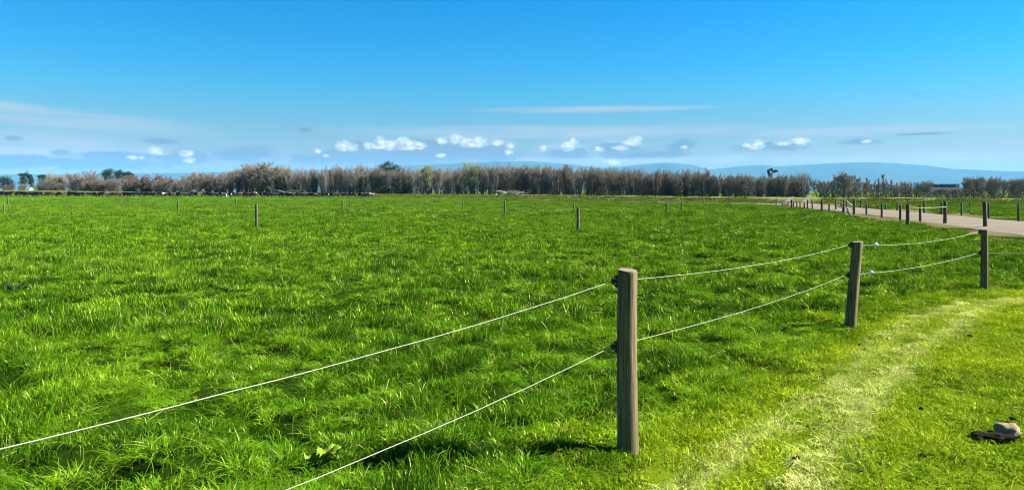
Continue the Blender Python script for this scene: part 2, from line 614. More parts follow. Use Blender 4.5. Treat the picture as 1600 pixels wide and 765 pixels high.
def ribbon(name, line, width, mat, z=0.025, n=90, jitter=0.3, zfun=None):
    pts = np.array(line, float)
    seg = np.r_[0, np.cumsum(np.hypot(*np.diff(pts, axis=0).T))]
    s = np.linspace(0, seg[-1], n)
    # smooth the polyline
    px, py = np.interp(s, seg, pts[:, 0]), np.interp(s, seg, pts[:, 1])
    k = np.ones(9) / 9
    px[4:-4], py[4:-4] = np.convolve(px, k, 'valid'), np.convolve(py, k, 'valid')
    tx, ty = np.gradient(px), np.gradient(py)
    L = np.hypot(tx, ty)
    nx, ny = -ty / L, tx / L
    v, f = [], []
    cross = np.linspace(-1, 1, 7)
    for i in range(n):
        wl_ = width * .5 + jitter * (vnoise(s[i] * .7, 3.3, 5) - .5) * 2
        wr_ = width * .5 + jitter * (vnoise(s[i] * .7, 9.3, 6) - .5) * 2
        for c in cross:
            w = wl_ if c < 0 else wr_
            x, y = px[i] + nx[i] * c * w, py[i] + ny[i] * c * w
            crown = 0.05 * (1 - c * c) - 0.03 * math.exp(-((abs(c) - .5) / .18) ** 2) - (0.06 if abs(c) > .99 else 0)
            v.append((x, y, z + crown + (zfun(x, y) if zfun else 0)))
    for i in range(n - 1):
        for j in range(6):
            a = i * 7 + j
            f.append((a, a + 1, a + 8, a + 7))
    return obj(name, mesh(name, v, f, [mat], True))


tag(ribbon('gravel_track', GRAVEL, 5.7, M['gravel']), kind='structure')
tag(ribbon('side_track', SIDE_ROAD, 3.2, M['gravel'], z=0.02), kind='structure')

# ------------------------------------------------------------------ the long grass bank (flood bank) with a flat crest
bp = np.array(BANK)
bs = np.r_[0, np.cumsum(np.hypot(np.diff(bp[:, 0]), np.diff(bp[:, 1])))]
ss = np.arange(0, bs[-1], 1.0)
bx, by, bh = (np.interp(ss, bs, bp[:, i]) for i in range(3))
k = np.ones(15) / 15
for arr in (bx, by, bh):
    arr[7:-7] = np.convolve(arr, k, 'valid')
tx, ty = np.gradient(bx), np.gradient(by)
L = np.hypot(tx, ty)
nx, ny = ty / L, -tx / L          # towards the camera
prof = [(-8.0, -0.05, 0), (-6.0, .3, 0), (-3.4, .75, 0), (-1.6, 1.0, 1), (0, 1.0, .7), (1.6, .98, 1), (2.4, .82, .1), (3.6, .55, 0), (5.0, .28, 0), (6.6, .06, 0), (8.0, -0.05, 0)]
bv, bf, cr = [], [], []
NP = len(prof)
for i in range(len(ss)):
    for o_, h_, c_ in prof:
        x, y = bx[i] + nx[i] * o_, by[i] + ny[i] * o_
        z = bh[i] * h_ + (0.10 * (vnoise(x * .6, y * .6, 21) - .5) * min(1, h_ * 3) if h_ > 0 else 0)
        bv.append((x, y, z))
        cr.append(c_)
for i in range(len(ss) - 1):
    for j in range(NP - 1):
        a = i * NP + j
        bf.append((a, a + NP, a + NP + 1, a + 1))
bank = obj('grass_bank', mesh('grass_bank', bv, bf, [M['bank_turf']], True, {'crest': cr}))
tag(bank, kind='structure')


def bank_z(x, y):
    i = int(np.argmin((bx - x) ** 2 + (by - y) ** 2))
    o_ = (x - bx[i]) * nx[i] + (y - by[i]) * ny[i]
    return max(0.0, float(np.interp(o_, [p[0] for p in prof], [p[1] for p in prof]))) * float(bh[i])


# two wheel ruts that climb the bank from the end of the gravel track
for off in (-1.25, 1.25):
    v, f = [], []
    for i in range(26):
        tt = i / 25
        cx_, cy_ = 37.4 + 5.2 * tt + off, 98.2 + 9.5 * tt
        for q in (-.38, .38):
            v.append((cx_ + q, cy_, max(bank_z(cx_ + q, cy_), 0.0) + 0.06))
    for i in range(25):
        f.append((2 * i, 2 * i + 1, 2 * i + 3, 2 * i + 2))
    tag(obj('wheel_path', mesh('wheel_path', v, f, [M['gravel']], True)), kind='structure')

# ------------------------------------------------------------------ far hills
hx = [-400, 100, 300, 450, 560, 620, 700, 780, 830, 880, 940, 965, 1000, 1040, 1080, 1110, 1150, 1190, 1215, 1250, 1300, 1360, 1400, 1450, 1490, 1520, 1560, 1600, 1800, 2200]
hy = [275, 272, 270, 267, 263, 259, 256, 252, 252, 256, 262, 261, 257, 254, 257, 265, 260, 257.5, 260, 258, 255, 253, 255, 259, 264, 265, 267, 268, 266, 262]
HD = 11800.0
cols_ = np.linspace(-400, 2200, 330)
top = (HZ - np.interp(cols_, hx, hy)) / FPX * HD
rows = np.linspace(-1, 1, 17)
hv, hf = [], []
for c_, tp in zip(cols_, top):
    for q in rows:
        Y = HD + q * 1900
        X = (c_ - CX) / FPX * HD
        e = (1 - abs(q)) ** 0.9
        nz = (fbm(X / 900, Y / 700, 31, 4) - .5) * 0.55 * (1 - e) * e * 4
        hv.append((X, Y, -6 + (tp + 8) * max(0.0, e + nz)))
NRW = len(rows)
for i in range(len(cols_) - 1):
    for j in range(NRW - 1):
        a = i * NRW + j
        hf.append((a, a + NRW, a + NRW + 1, a + 1))
tag(obj('hills', mesh('hills', hv, hf, [M['hill']], True)), kind='structure')

# ------------------------------------------------------------------ haze (even air from here to beyond the hills)
hz = MB().box((0, 0, 248), (33000, 33000, 510))
haze = hz.build('haze', [])
t = NT('haze_air')
pv = t.node('ShaderNodeVolumePrincipled')
pv.inputs['Color'].default_value = (0.14, 0.47, 0.90, 1)
pv.inputs['Density'].default_value = 0.55 / 12000
pv.inputs['Anisotropy'].default_value = 0.0
t.l.new(pv.outputs[0], t.out.inputs['Volume'])
haze.data.materials.append(t.m)
tag(haze, kind='stuff')

# ------------------------------------------------------------------ grass


def blades(n, radius, hmin, hmax, width, seed, lean=0.5, segs=3, square=False, bend=1.0):
    """a tuft of curved tapering ribbons; returns verts, faces, rnd, old"""
    r = np.random.default_rng(seed)
    V, F, A, O = [], [], [], []
    for i in range(n):
        if square:
            bx_, by_ = r.uniform(-radius, radius, 2)
        else:
            q, a = radius * math.sqrt(r.random()), r.uniform(0, 6.283)
            bx_, by_ = q * math.cos(a), q * math.sin(a)
        h = hmin + (hmax - hmin) * r.random() ** 1.3
        th = r.uniform(0, 6.283)
        ln = abs(r.normal(0, lean)) + 0.08
        if not square:                       # outer blades splay outwards
            th = math.atan2(by_, bx_) + r.normal(0, 1.0)
        dx, dy = math.cos(th), math.sin(th)
        fa = th + math.pi / 2 + r.normal(0, 0.7)
        sx, sy = math.cos(fa), math.sin(fa)
        w = width * r.uniform(0.65, 1.25) / 2
        b = len(V)
        rn, od = r.random(), r.random()
        for s in range(segs):
            tt = s / segs
            off = h * ln * (tt ** 1.8) * bend
            z = h * (tt - 0.28 * ln * tt ** 2.4) - 0.02
            ww = w * (1 - 0.55 * tt ** 2)
            x, y = bx_ + dx * off, by_ + dy * off
            V += [(x - sx * ww, y - sy * ww, z), (x + sx * ww, y + sy * ww, z)]
        off = h * ln * bend
        V.append((bx_ + dx * off, by_ + dy * off, h * (1 - 0.28 * ln * (1 + .6 * ln)) - 0.02))
        for s in range(segs - 1):
            F.append((b + 2 * s, b + 2 * s + 1, b + 2 * s + 3, b + 2 * s + 2))
        F.append((b + 2 * segs - 2, b + 2 * segs - 1, b + 2 * segs))
        k_ = 2 * segs + 1
        A += [rn] * k_
        O += [od] * k_
    return V, F, A, O


def grass_kit(name, specs, mat):
    """a collection of tuft meshes for one kind of grass; specs is a list of (count, blade arguments)"""
    c = bpy.data.collections.new(name)
    i = 0
    for n, kw in specs:
        for _ in range(n):
            V, F, A, O = blades(seed=100 + 17 * i, **kw)
            me = mesh(f'{name}_{i:02d}', V, F, [mat], True, {'rnd': A, 'old': O})
            o = bpy.data.objects.new(f'{name}_{i:02d}', me)
            c.objects.link(o)
            i += 1
    return c


def scatter(name, kit, P, rotz, tilt, scl, idx, tint, dry):
    me = bpy.data.meshes.new(name)
    me.vertices.add(len(P))
    me.vertices.foreach_set('co', np.asarray(P, np.float32).ravel())
    rot = np.stack([tilt[0], tilt[1], rotz], 1).astype(np.float32)
    a = me.attributes.new('rot', 'FLOAT_VECTOR', 'POINT')
    a.data.foreach_set('vector', rot.ravel())
    a = me.attributes.new('scl', 'FLOAT_VECTOR', 'POINT')
    a.data.foreach_set('vector', np.asarray(scl, np.float32).ravel())
    a = me.attributes.new('idx', 'INT', 'POINT')
    a.data.foreach_set('value', np.asarray(idx, np.int32))
    for k_, v_ in (('tint', tint), ('dry', dry)):
        a = me.attributes.new(k_, 'FLOAT', 'POINT')
        a.data.foreach_set('value', np.asarray(v_, np.float32))
    o = obj(name, me)
    g = bpy.data.node_groups.new(name + '_scatter', 'GeometryNodeTree')
    g.interface.new_socket('Geometry', in_out='INPUT', socket_type='NodeSocketGeometry')
    g.interface.new_socket('Geometry', in_out='OUTPUT', socket_type='NodeSocketGeometry')
    gi, go = g.nodes.new('NodeGroupInput'), g.nodes.new('NodeGroupOutput')
    ci = g.nodes.new('GeometryNodeCollectionInfo')
    ci.inputs['Collection'].default_value = kit
    ci.inputs['Separate Children'].default_value = True
    ci.inputs['Reset Children'].default_value = True
    ip = g.nodes.new('GeometryNodeInstanceOnPoints')
    ip.inputs['Pick Instance'].default_value = True

    def na(nm, typ):
        n = g.nodes.new('GeometryNodeInputNamedAttribute')
        n.data_type = typ
        n.inputs['Name'].default_value = nm
        return n.outputs['Attribute']
    g.links.new(gi.outputs[0], ip.inputs['Points'])
    g.links.new(ci.outputs[0], ip.inputs['Instance'])
    g.links.new(na('idx', 'INT'), ip.inputs['Instance Index'])
    g.links.new(na('rot', 'FLOAT_VECTOR'), ip.inputs['Rotation'])
    g.links.new(na('scl', 'FLOAT_VECTOR'), ip.inputs['Scale'])
    g.links.new(ip.outputs[0], go.inputs[0])
    md = o.modifiers.new('scatter', 'NODES')
    md.node_group = g
    return tag(o, kind='stuff')


def wedge(n_per_m2, d0, d1, half=0.78, side=2.5):
    """random points over the part of the ground in front of the camera between two distances"""
    wmax = half * d1 + side
    n = int(n_per_m2 * (d1 - d0) * 2 * wmax)
    x, y = RNG.uniform(-wmax, wmax, n), RNG.uniform(d0, d1, n)
    m = np.abs(x) < half * y + side
    return x[m], y[m]


kit = grass_kit('pasture_tuft', [
    (8, dict(n=150, radius=0.10, hmin=0.04, hmax=0.122, width=0.0046, lean=1.4, segs=4)),    # 0-7 close by
    (6, dict(n=120, radius=0.15, hmin=0.045, hmax=0.135, width=0.0072, lean=1.2, segs=3)),      # 8-13
    (5, dict(n=125, radius=0.22, hmin=0.05, hmax=0.135, width=0.0125, lean=1.0, segs=3)),       # 14-18
    (4, dict(n=240, radius=0.50, hmin=0.05, hmax=0.14, width=0.023, lean=0.8, segs=3)),       # 19-22
    (3, dict(n=400, radius=1.3, hmin=0.05, hmax=0.14, width=0.046, lean=0.7, segs=2)),        # 23-25 far off
], M['pasture'])
FIELD_FENCES = []   # filled below with the lines of the paddock fences (longer grass grows under them)
LINE_A = [(-60, 54), (12, 52.5), (45, 51)]
LINE_B = [(-25, 32.5), (18.3, 34.3)]
LINE_C = [(-75, 82), (-32, 72), (-4, 62), (14, 58), (25, 62)]
px_, py_, ix_, sc_ = [], [], [], []
for dens, d0, d1, i0, i1 in ((60, 2.6, 9.5, 0, 8), (30, 8.5, 20, 8, 14), (13, 18.5, 45, 14, 19), (2.8, 42, 115, 19, 23), (0.46, 105, 236, 23, 26)):
    x, y = wedge(dens, d0, d1)
    px_.append(x)
    py_.append(y)
    ix_.append(RNG.integers(i0, i1, len(x)))
x, y, ix = np.concatenate(px_), np.concatenate(py_), np.concatenate(ix_)
sd = lane_sd(x, y)
edge = sd + 0.35 * (fbm(x * 1.3, y * 1.3, 8) - .5)
keep = edge > 0.02
gdist = pdist(x, y, GRAVEL)[0]
keep &= gdist > 3.4 + 1.6 * fbm(x * .4, y * .4, 9) + (ix >= 19) * 0.5 + (ix >= 23) * 0.8
keep &= pdist(x, y, SIDE_ROAD)[0] > 1.7 + (ix >= 19) * 0.5 + (ix >= 23) * 1.0
bd, bside, _ = pdist(x, y, [(a, b) for a, b, _ in BANK])
keep &= (bside < 0) & (bd > 6.5)
x, y, ix, edge = x[keep], y[keep], ix[keep], edge[keep]
tuss = 0.6 * fbm(x * 2.1, y * 2.1, 12, 2) + 0.4 * vnoise(x * 0.8, y * 0.8, 14)   # tussocks half a metre to a metre apart
big = fbm(x * 0.16, y * 0.16, 15, 3)
gap = 0.55 * vnoise(x * 4.2, y * 4.2, 63) + 0.45 * vnoise(x * 2.0, y * 2.0, 64)      # bare dark hollows between the tussocks
hgt = (0.58 + 0.78 * sstep(0.34, 0.64, tuss)) * (0.52 + 0.80 * sstep(0.22, 0.66, gap))
# scattered clumps of coarser, dark green grass, a forearm to an arm across
dk = 0.60 * vnoise(x * 2.7 + 40, y * 2.4, 81) + 0.40 * vnoise(x * 6.0, y * 5.5, 82)
dark = sstep(0.585, 0.66, dk)
hgt *= 1 + 0.35 * dark * RNG.uniform(0.8, 1.2, len(x)) * (0.9 + 0.3 * big)
hgt *= 0.30 + 0.70 * sstep(0.0, 0.75, edge)
for ln_ in (LINE_A, LINE_B, LINE_C):
    hgt *= 1 + 0.45 * np.exp(-(pdist(x, y, ln_)[0] / 0.45) ** 2)
pug = sstep(0.70, 0.80, vnoise(x * 1.6 + 5, y * 1.6, 61))   # trampled hollows where grass is short
hgt *= 1 - 0.35 * pug
tint = np.clip(0.50 + 0.5 * (fbm(x * 0.8, y * 0.8, 18, 3) - .5) + 0.4 * (big - .5) + RNG.normal(0, 0.10, len(x)), 0.16, 1)
tint = np.where(dark > 0, tint * (1 - dark) + dark * RNG.uniform(-0.12, 0.16, len(x)), tint)
z = lump(x, y)
n = len(x)
scatter('pasture_grass', kit, np.stack([x, y, z], 1), RNG.uniform(0, 6.283, n),
        (RNG.normal(0, .16, n) * (ix < 19), RNG.normal(0, .16, n) * (ix < 19)),
        np.stack([np.ones(n) * (0.85 + 0.3 * tuss), np.ones(n) * (0.85 + 0.3 * tuss), hgt], 1), ix, tint, np.zeros(n))
N_PASTURE = n

kit = grass_kit('lane_tuft', [(6, dict(n=150, radius=0.14, hmin=0.022, hmax=0.058, width=0.0052, lean=1.6, segs=3))], M['lane'])
x, y = wedge(105, 2.6, 15.5, 0.80, 2.0)
sd = lane_sd(x, y)
keep = (sd < 0.55) & (sd > -9)
x, y, sd = x[keep], y[keep], sd[keep]
dry = dryness(x, y)
patch = fbm(x * 1.4, y * 1.4, 71, 3)
keep = RNG.random(len(x)) < np.clip(0.80 + 1.5 * sstep(0.28, 0.40, patch), 0, 1)
x, y, sd, dry, patch = x[keep], y[keep], sd[keep], dry[keep], patch[keep]
n = len(x)
hg = RNG.uniform(0.6, 1.25, n) * (0.7 + 0.7 * patch) * (1 - 0.35 * dry) * (1 + 0.5 * sstep(-0.6, 0.2, sd))
ldk = sstep(0.68, 0.76, vnoise(x * 6.5, y * 6.5, 91) * .6 + vnoise(x * 2.2, y * 2.2, 92) * .4)
tint = np.clip(0.62 - 0.75 * ldk + 1.5 * (patch - .5) + 0.5 * (fbm(x * .5, y * .5, 73) - .5) - 0.25 * sstep(-0.5, 0.3, sd) + RNG.normal(0, .15, n), 0, 1)
scatter('lane_grass', kit, np.stack([x, y, lump(x, y)], 1), RNG.uniform(0, 6.283, n), (RNG.normal(0, .12, n), RNG.normal(0, .12, n)),
        np.stack([np.ones(n), np.ones(n), hg], 1), np.random.default_rng(4).integers(0, 6, n), tint, dry)

kit = grass_kit('bank_tuft', [(4, dict(n=170, radius=1.0, hmin=0.05, hmax=0.26, width=0.05, lean=0.6, segs=2, square=True))], M['bank'])
bi = RNG.integers(8, len(ss) - 8, 3600)
bo = RNG.uniform(1.9, 7.6, 3600)
x, y = bx[bi] + nx[bi] * bo, by[bi] + ny[bi] * bo
z = np.interp(bo, [p[0] for p in prof], [p[1] for p in prof]) * bh[bi]
keep = (np.abs(x) < 0.8 * y + 5) & (np.hypot(x - 39.5, y - 103) > 3.6)
x, y, z = x[keep], y[keep], z[keep]
n = len(x)
scatter('bank_grass', kit, np.stack([x, y, np.maximum(z, 0)], 1), RNG.uniform(0, 6.283, n), (np.zeros(n), np.zeros(n)),
        np.stack([np.ones(n)] * 2 + [RNG.uniform(.5, 1.5, n)], 1), RNG.integers(0, 4, n), RNG.random(n), np.zeros(n))
print('tufts', N_PASTURE)


# ================================================================== THINGS
# ------------------------------------------------------------------ fences


def make_post(parent, x, y, h, rad, lean=(0, 0), near=False, seed=0, mat=None, insul=(), flat_side=0.0):
    """a round timber post, slightly tapered and crooked, with a chamfered top"""
    gz_ = float(lump(np.array([x]), np.array([y]))[0]) if near else 0.0
    n = 28 if near else 9
    zs = [-0.15, 0.0, .12, .35, .6, .85, h - .02, h - .006, h] if near else [-0.15, 0.0, h * .5, h - .02, h]
    r = random.Random(seed)
    v, f = [], []
    ph = [r.uniform(0, 6.28) for _ in range(4)]
    for zi in zs:
        tr = 1.0 + (0.05 if zi < .2 else 0) * (1 - zi / .2) - 0.05 * zi / h
        if zi > h - .015:
            tr *= 0.975
        if zi == h:
            tr *= 0.955
        ox = lean[0] * zi + (0.006 * math.sin(zi * 3 + ph[0]) if near else 0)
        oy = lean[1] * zi
        for k_ in range(n):
            a = 2 * math.pi * k_ / n
            q = rad * tr * (1 + (0.02 * math.sin(2 * a + ph[1]) + 0.012 * math.sin(5 * a + ph[2] + zi) if near else 0.03 * math.sin(3 * a + ph[1])))
            slope = 0.02 * math.sin(a + ph[3]) if zi > h - .05 else 0
            v.append((ox + q * math.cos(a), oy + q * math.sin(a), zi + gz_ + slope * .3))
    for i in range(len(zs) - 1):
        for k_ in range(n):
            k2 = (k_ + 1) % n
            f.append((i * n + k_, i * n + k2, (i + 1) * n + k2, (i + 1) * n + k_))
    f.append(tuple((len(zs) - 1) * n + k_ for k_ in range(n)))
    me = mesh('post', v, f, [mat or (M['timber'] if near else M['timber_far']), M['endgrain']], True)
    me.polygons[len(f) - 1].material_index = 1
    me.polygons[len(f) - 1].use_smooth = False
    po = obj('post', me, parent, (x - parent.location.x, y - parent.location.y, 0))
    for (hz_, ang_) in insul:
        # a claw insulator: back plate, neck and a forked head that grips the wire
        c, s_ = math.cos(ang_), math.sin(ang_)
        b0 = Vector((lean[0] * hz_, lean[1] * hz_, hz_))
        mb = MB()
        d = Vector((c, s_, 0))
        mb.box(tuple(b0 + d * (rad * .97 + .006)), (.014, .032, .075), ang_)
        mb.tube([b0 + d * (rad * .98), b0 + d * (rad + .018), b0 + d * (rad + .034)], [.020, .015, .010], 8)
        mb.tube([b0 + d * (rad + .030) + Vector((0, 0, -.020)), b0 + d * (rad + .037), b0 + d * (rad + .030) + Vector((0, 0, .020))], [.007, .010, .007], 7)
        mb.tube([b0 + d * (rad + .002) + Vector((0, 0, .034)), b0 + d * (rad + .022) + Vector((0, 0, .022))], [.008, .006], 6)
        mb.tube([b0 + d * (rad + .002) + Vector((0, 0, -.034)), b0 + d * (rad + .022) + Vector((0, 0, -.022))], [.008, .006], 6)
        mb.build('insulator', [M['black']], po, smooth=False)
    return po


def make_wire(parent, a, b, sag, rad, name='wire', n=18, seg=6, kink=0.0, seed=0, mat='wire'):
    a, b = Vector(a), Vector(b)
    r = random.Random(seed)
    pts = []
    for i in range(n + 1):
        t_ = i / n
        p = a.lerp(b, t_)
        p.z -= sag * 4 * t_ * (1 - t_)
        p += Vector((r.uniform(-1, 1), r.uniform(-1, 1), r.uniform(-1, 1))) * kink * (0 < i < n)
        pts.append(p - parent.location)
    return MB().tube(pts, rad, seg).build(name, [M[mat]], parent, smooth=True)


# the electric fence along the mown lane
fence = empty('electric_fence', (*P1, 0))
tag(fence, 'white two-wire electric fence on round timber posts along the mown lane', 'fence')
lane_posts = [
    (P0, 1.15, .066, (0, 0)), (P1, 1.155, .064, (0.004, 0)), (P2, 1.06, .066, (0.082, 0.01)), (P3, 1.01, .056, (0.006, 0)), (P4, 1.05, .06, (0, 0))]
heights = [(1.025, .658), (1.077, .664), (0.985, 0.615), (0.955, 0.60), (0.95, 0.60)]
tips = []
for i, ((x, y), h, rad, lean) in enumerate(lane_posts):
    prev = lane_posts[max(i - 1, 0)][0]
    nxt = lane_posts[min(i + 1, 4)][0]
    d = Vector((nxt[0] - prev[0], nxt[1] - prev[1], 0)).normalized()
    ang_ = math.atan2(d.x, -d.y)            # on the paddock side of the post
    ang_ = ang_ if math.cos(ang_) < 0.2 or i > 2 else ang_ + math.pi
    if i in (1, 2):
        ang_ = math.radians(172)
    if i == 3:
        ang_ = math.radians(165)
    make_post(fence, x, y, h, rad, lean, True, 40 + i, insul=[(hh, ang_) for hh in heights[i]])
    off_ = (rad + .032) if i else 0.0
    tips.append([(x + lean[0] * hh + math.cos(ang_) * off_, y + lean[1] * hh + math.sin(ang_) * off_, hh) for hh in heights[i]])
for i in range(4):
    for w in range(2):
        sag = [(0.092, 0.113), (0.055, 0.045), (0.075, 0.06), (0.03, 0.025)][i][w]
        make_wire(fence, tips[i][w], tips[i + 1][w], sag, (0.0019, 0.0021, 0.0026, 0.0026)[i], n=30, kink=0.0012, seed=i * 2 + w)
# little white tape knots tied on the two wires
for w, (t_, dz) in enumerate(((0.16, 0), (0.145, 0))):
    p = Vector(tips[2][w]).lerp(Vector(tips[3][w]), t_)
    p.z -= [0.075, 0.06][w] * 4 * t_ * (1 - t_)
    p -= fence.location
    mb = MB()
    mb.tube([p + Vector((-.035, 0, .004)), p + Vector((-.01, -.012, .018)), p + Vector((.02, .006, .012)), p + Vector((.04, 0, -.004))], [.006, .016, .018, .006], 7, seed=w, wob=.25)
    mb.tube([p + Vector((.0, 0, .01)), p + Vector((.008, -.01, .045)), p + Vector((.028, -.016, .062))], [.010, .008, .003], 5)
    mb.tube([p + Vector((.0, 0, 0)), p + Vector((-.012, -.008, -.028)), p + Vector((-.02, -.01, -.05))], [.009, .007, .003], 5)
    mb.build('tape_knot', [M['tape']], fence)


def from_px(x, top, base, grass=0.0):
    d = (EYE - grass) * FPX / (base - HZ)
    return ((x - CX) / FPX * d, d, EYE - (top - HZ) * d / FPX)


def row_fence(name, label, rows, grass, rad, wires, extra=(), wire_rad=0.004, wiring=True):
    pts = [from_px(*r_[:3], grass) for r_ in rows]
    root = empty(name, (pts[0][0], pts[0][1], 0))
    tag(root, label, 'fence')
    rr = random.Random(len(rows))
    for p, r_ in zip(pts, rows):
        make_post(root, p[0], p[1], p[2], rad * (r_[3] if len(r_) > 3 else 1), (rr.uniform(-.03, .03), rr.uniform(-.02, .02)), seed=int(r_[0]))
    if wiring:
        allp = list(extra[:1]) + pts + list(extra[1:])
        for a, b in zip(allp[:-1], allp[1:]):
            for wz in wires:
                make_wire(root, (a[0], a[1], min(a[2], b[2]) * wz), (b[0], b[1], min(a[2], b[2]) * wz), .03, wire_rad, n=6, seg=4, mat='steel')
    return root


row_fence('paddock_fence', 'paddock fence of widely spaced posts that ends at the gateway onto the gravel track',
          [(-100, 317, 349), (401, 319, 351), (903, 323.5, 356)], 0.15, 0.062, (.92, .55), wire_rad=.003)
row_fence('paddock_fence', 'middle paddock fence crossing the grass, five spaced posts, between two other post rows',
          [(6.3, 319.5, 329), (278, 314, 328), (535, 313.5, 327.7), (789, 313.5, 331), (1041, 316.5, 333)], 0.14, 0.062, (.92,), wire_rad=.003)
row_fence('paddock_fence', 'row of slim posts crossing the paddock below the cattle',
          [(12.5, 307, 319), (191, 310.5, 319.7), (368.5, 311, 320), (546.5, 313, 323), (724, 313, 324.5), (897, 316, 327), (1065, 316, 327)],
          0.12, 0.055, (.92,), wire_rad=.003)
row_fence('bank_fence', 'far row of small posts at the foot of the grass bank beside the cattle',
          [(411, 310, 316), (582, 302.5, 310.5), (592, 303, 310.5), (640, 304, 311), (788, 308, 313)], 0.1, 0.07, (.9,), wire_rad=.004)
row_fence('track_fence', 'timber post fence on the paddock side of the gravel track',
          [(1539.4, 315, 355, 1.35), (1476.7, 314.7, 349, 1.35), (1438, 320.6, 345.3), (1406.5, 319.7, 343.5), (1377.8, 318, 340), (1353.9, 317, 334.5),
           (1334.3, 310.7, 335, 1.25), (1318.3, 313, 330.3, 1.2), (1305.9, 313.3, 328), (1295.4, 317, 329.6), (1284, 311.7, 330.3, 1.4),
           (1269.3, 312.3, 326), (1261.8, 312, 325.7), (1256.5, 316.6, 325.7), (1250.3, 316.5, 325.2), (1245.4, 316, 325), (1240, 316, 324),
           (1237, 311.7, 325.7, 1.5), (1231.5, 314, 322), (1222, 315, 321), (1212.7, 309.4, 321.2)], 0.0, 0.066, (.88, .5), wire_rad=.0045, wiring=False)
row_fence('track_fence', 'timber post fence along the far edge of the gravel track beside the green paddock',
          [(1660, 319, 352), (1591.6, 318, 345.3), (1545, 317, 340), (1502.4, 316.5, 336), (1471, 314.7, 334.3), (1444, 312.4, 332.6), (1421, 314.7, 331),
           (1401.7, 316, 328.2), (1384.4, 318, 327), (1371, 320.5, 326.5), (1358, 317, 324.6), (1344.8, 312, 325), (1322.9, 313, 322), (1314.4, 314, 322)],
          0.0, 0.066, (.88, .5), wire_rad=.0035)
row_fence('paddock_fence', 'short row of dark posts standing alone in the green paddock beyond the track',
          [(1515, 316.5, 324), (1547, 317, 324.5)], 0.0, 0.06, (.9,), wire_rad=.003)
gp = empty('gateway', (*from_px(1418.5, 319, 353.6)[:2], 0))
tag(gp, 'thick gatepost where the paddock fence meets the track, white rope tied to it', 'gatepost')
a_, b_, c_ = from_px(1418.5, 319, 353.6), from_px(1476.7, 314.7, 349), from_px(1539.4, 315, 355)
make_post(gp, a_[0], a_[1], a_[2], .085, (0.0, 0), seed=90)
make_wire(gp, (a_[0], a_[1] - .09, a_[2] * .86), (b_[0], b_[1] - .1, b_[2] * .76), .03, .012, name='gate_rope', n=10)
g2 = make_wire(gp, (b_[0], b_[1] - .1, b_[2] * .76), (c_[0], c_[1] - .1, c_[2] * .76), .05, .010, name='gate_rope', n=10)
for (xa, xb, la) in (((1305.9, 313.3, 328), (1318.3, 313, 330.3), 'pair of rails between the second pair of track posts'),
                     ((1322.9, 313, 322), (1334.3, 310.7, 335), 'pale top rail and dark low rail on the tallest track post'),
                     ((1216, 313.6, 320), (1230.7, 313, 321.5), 'pale wooden rail near the far end of the track')):
    A, B = from_px(*xa), from_px(*xb)
    gr = empty('gate_rail', (A[0], A[1], 0))
    tag(gr, la, 'rail')
    for hh, rd, m_ in ((.86, .030, M['tape']), (.40, .035, M['timber_far'])):
        MB().tube([(0, -.08, A[2] * hh), (B[0] - A[0], B[1] - A[1] - .08, A[2] * hh)], rd, 6).build('rail', [m_], gr)

# ------------------------------------------------------------------ the stone in the lane, and what lies round it


def icosphere(sub=3):
    import bmesh
    bm = bmesh.new()
    bmesh.ops.create_icosphere(bm, subdivisions=sub, radius=1.0)
    V = [v.co.copy() for v in bm.verts]
    F = [tuple(v.index for v in f.verts) for f in bm.faces]
    bm.free()
    return V, F


from mathutils import noise as mn
t = NT('pale_stone')
n1 = t.noise(22, 5, .65)
c = t.mix(n1, (0.12, 0.090, 0.052), (0.24, 0.19, 0.118))
c = t.mix(t.ramp(t.noise(45, 3), [(.62, 0.0), (.72, .8)]), c, (0.06, 0.05, 0.04))
M['stone'] = t.done(t.bsdf(c, .9, .15, n1, .7, .006))
t = NT('dark_soil')
n1 = t.noise(50, 5, .7)
M['soil'] = t.done(t.bsdf(t.mix(n1, (0.004, 0.003, 0.002), (0.016, 0.011, 0.007)), 1.0, .05, n1, 1.0, .01))


def rock(name, loc, size, mat, seed, flat=.3, parent=None):
    V, F = icosphere(3)
    out = []
    for v in V:
        q = 1 + .42 * mn.noise(v * 1.3 + Vector((seed, 0, 0))) + .20 * mn.noise(v * 3 + Vector((0, seed, 0))) + .05 * mn.noise(v * 7)
        p = v * q
        if p.z < -flat:
            p.z = -flat - (p.z + flat) * -.15
        out.append((p.x * size[0], p.y * size[1], p.z * size[2]))
    return obj(name, mesh(name, out, F, [mat], True), parent, loc)


sx, sy = 3.37, 5.02
tag(rock('stone', (sx, sy, 0.022), (.082, .070, .058), M['stone'], 9.6), 'pale rounded stone lying on the mown grass lane', 'stone')
cl = empty('soil_heap', (sx - .16, sy - .07, 0))
tag(cl, 'dark crumbled soil turned up beside the pale stone', 'soil heap')
rr = random.Random(5)
for i in range(34):
    a, q = rr.uniform(0, 6.28), rr.random() ** .7
    p = (math.cos(a) * q * .19, math.sin(a) * q * .10, 0.012)
    s_ = rr.uniform(.018, .042) * (1.25 - q)
    rock('clod', p, (s_ * 1.5, s_ * 1.1, s_ * .45), M['soil'], i * 1.7, parent=cl)
for i, (x, y, w) in enumerate(((3.62, 5.35, .05), (2.6, 7.1, .07), (3.72, 7.9, .05), (2.1, 6.7, .045), (3.1, 5.6, .04), (2.55, 4.6, .05), (5.2, 8.4, .06), (1.75, 4.55, .05), (4.4, 6.2, .06))):
    m_ = rock('soil_clod', (x, y, .004), (w * .45, w * .4, w * .26), M['soil'], 30 + i * 2.3)
    tag(m_, 'small dark soil clod showing through the short lane grass', 'clod', 'soil clods on the lane')

# ------------------------------------------------------------------ broad-leaved weeds in the pasture


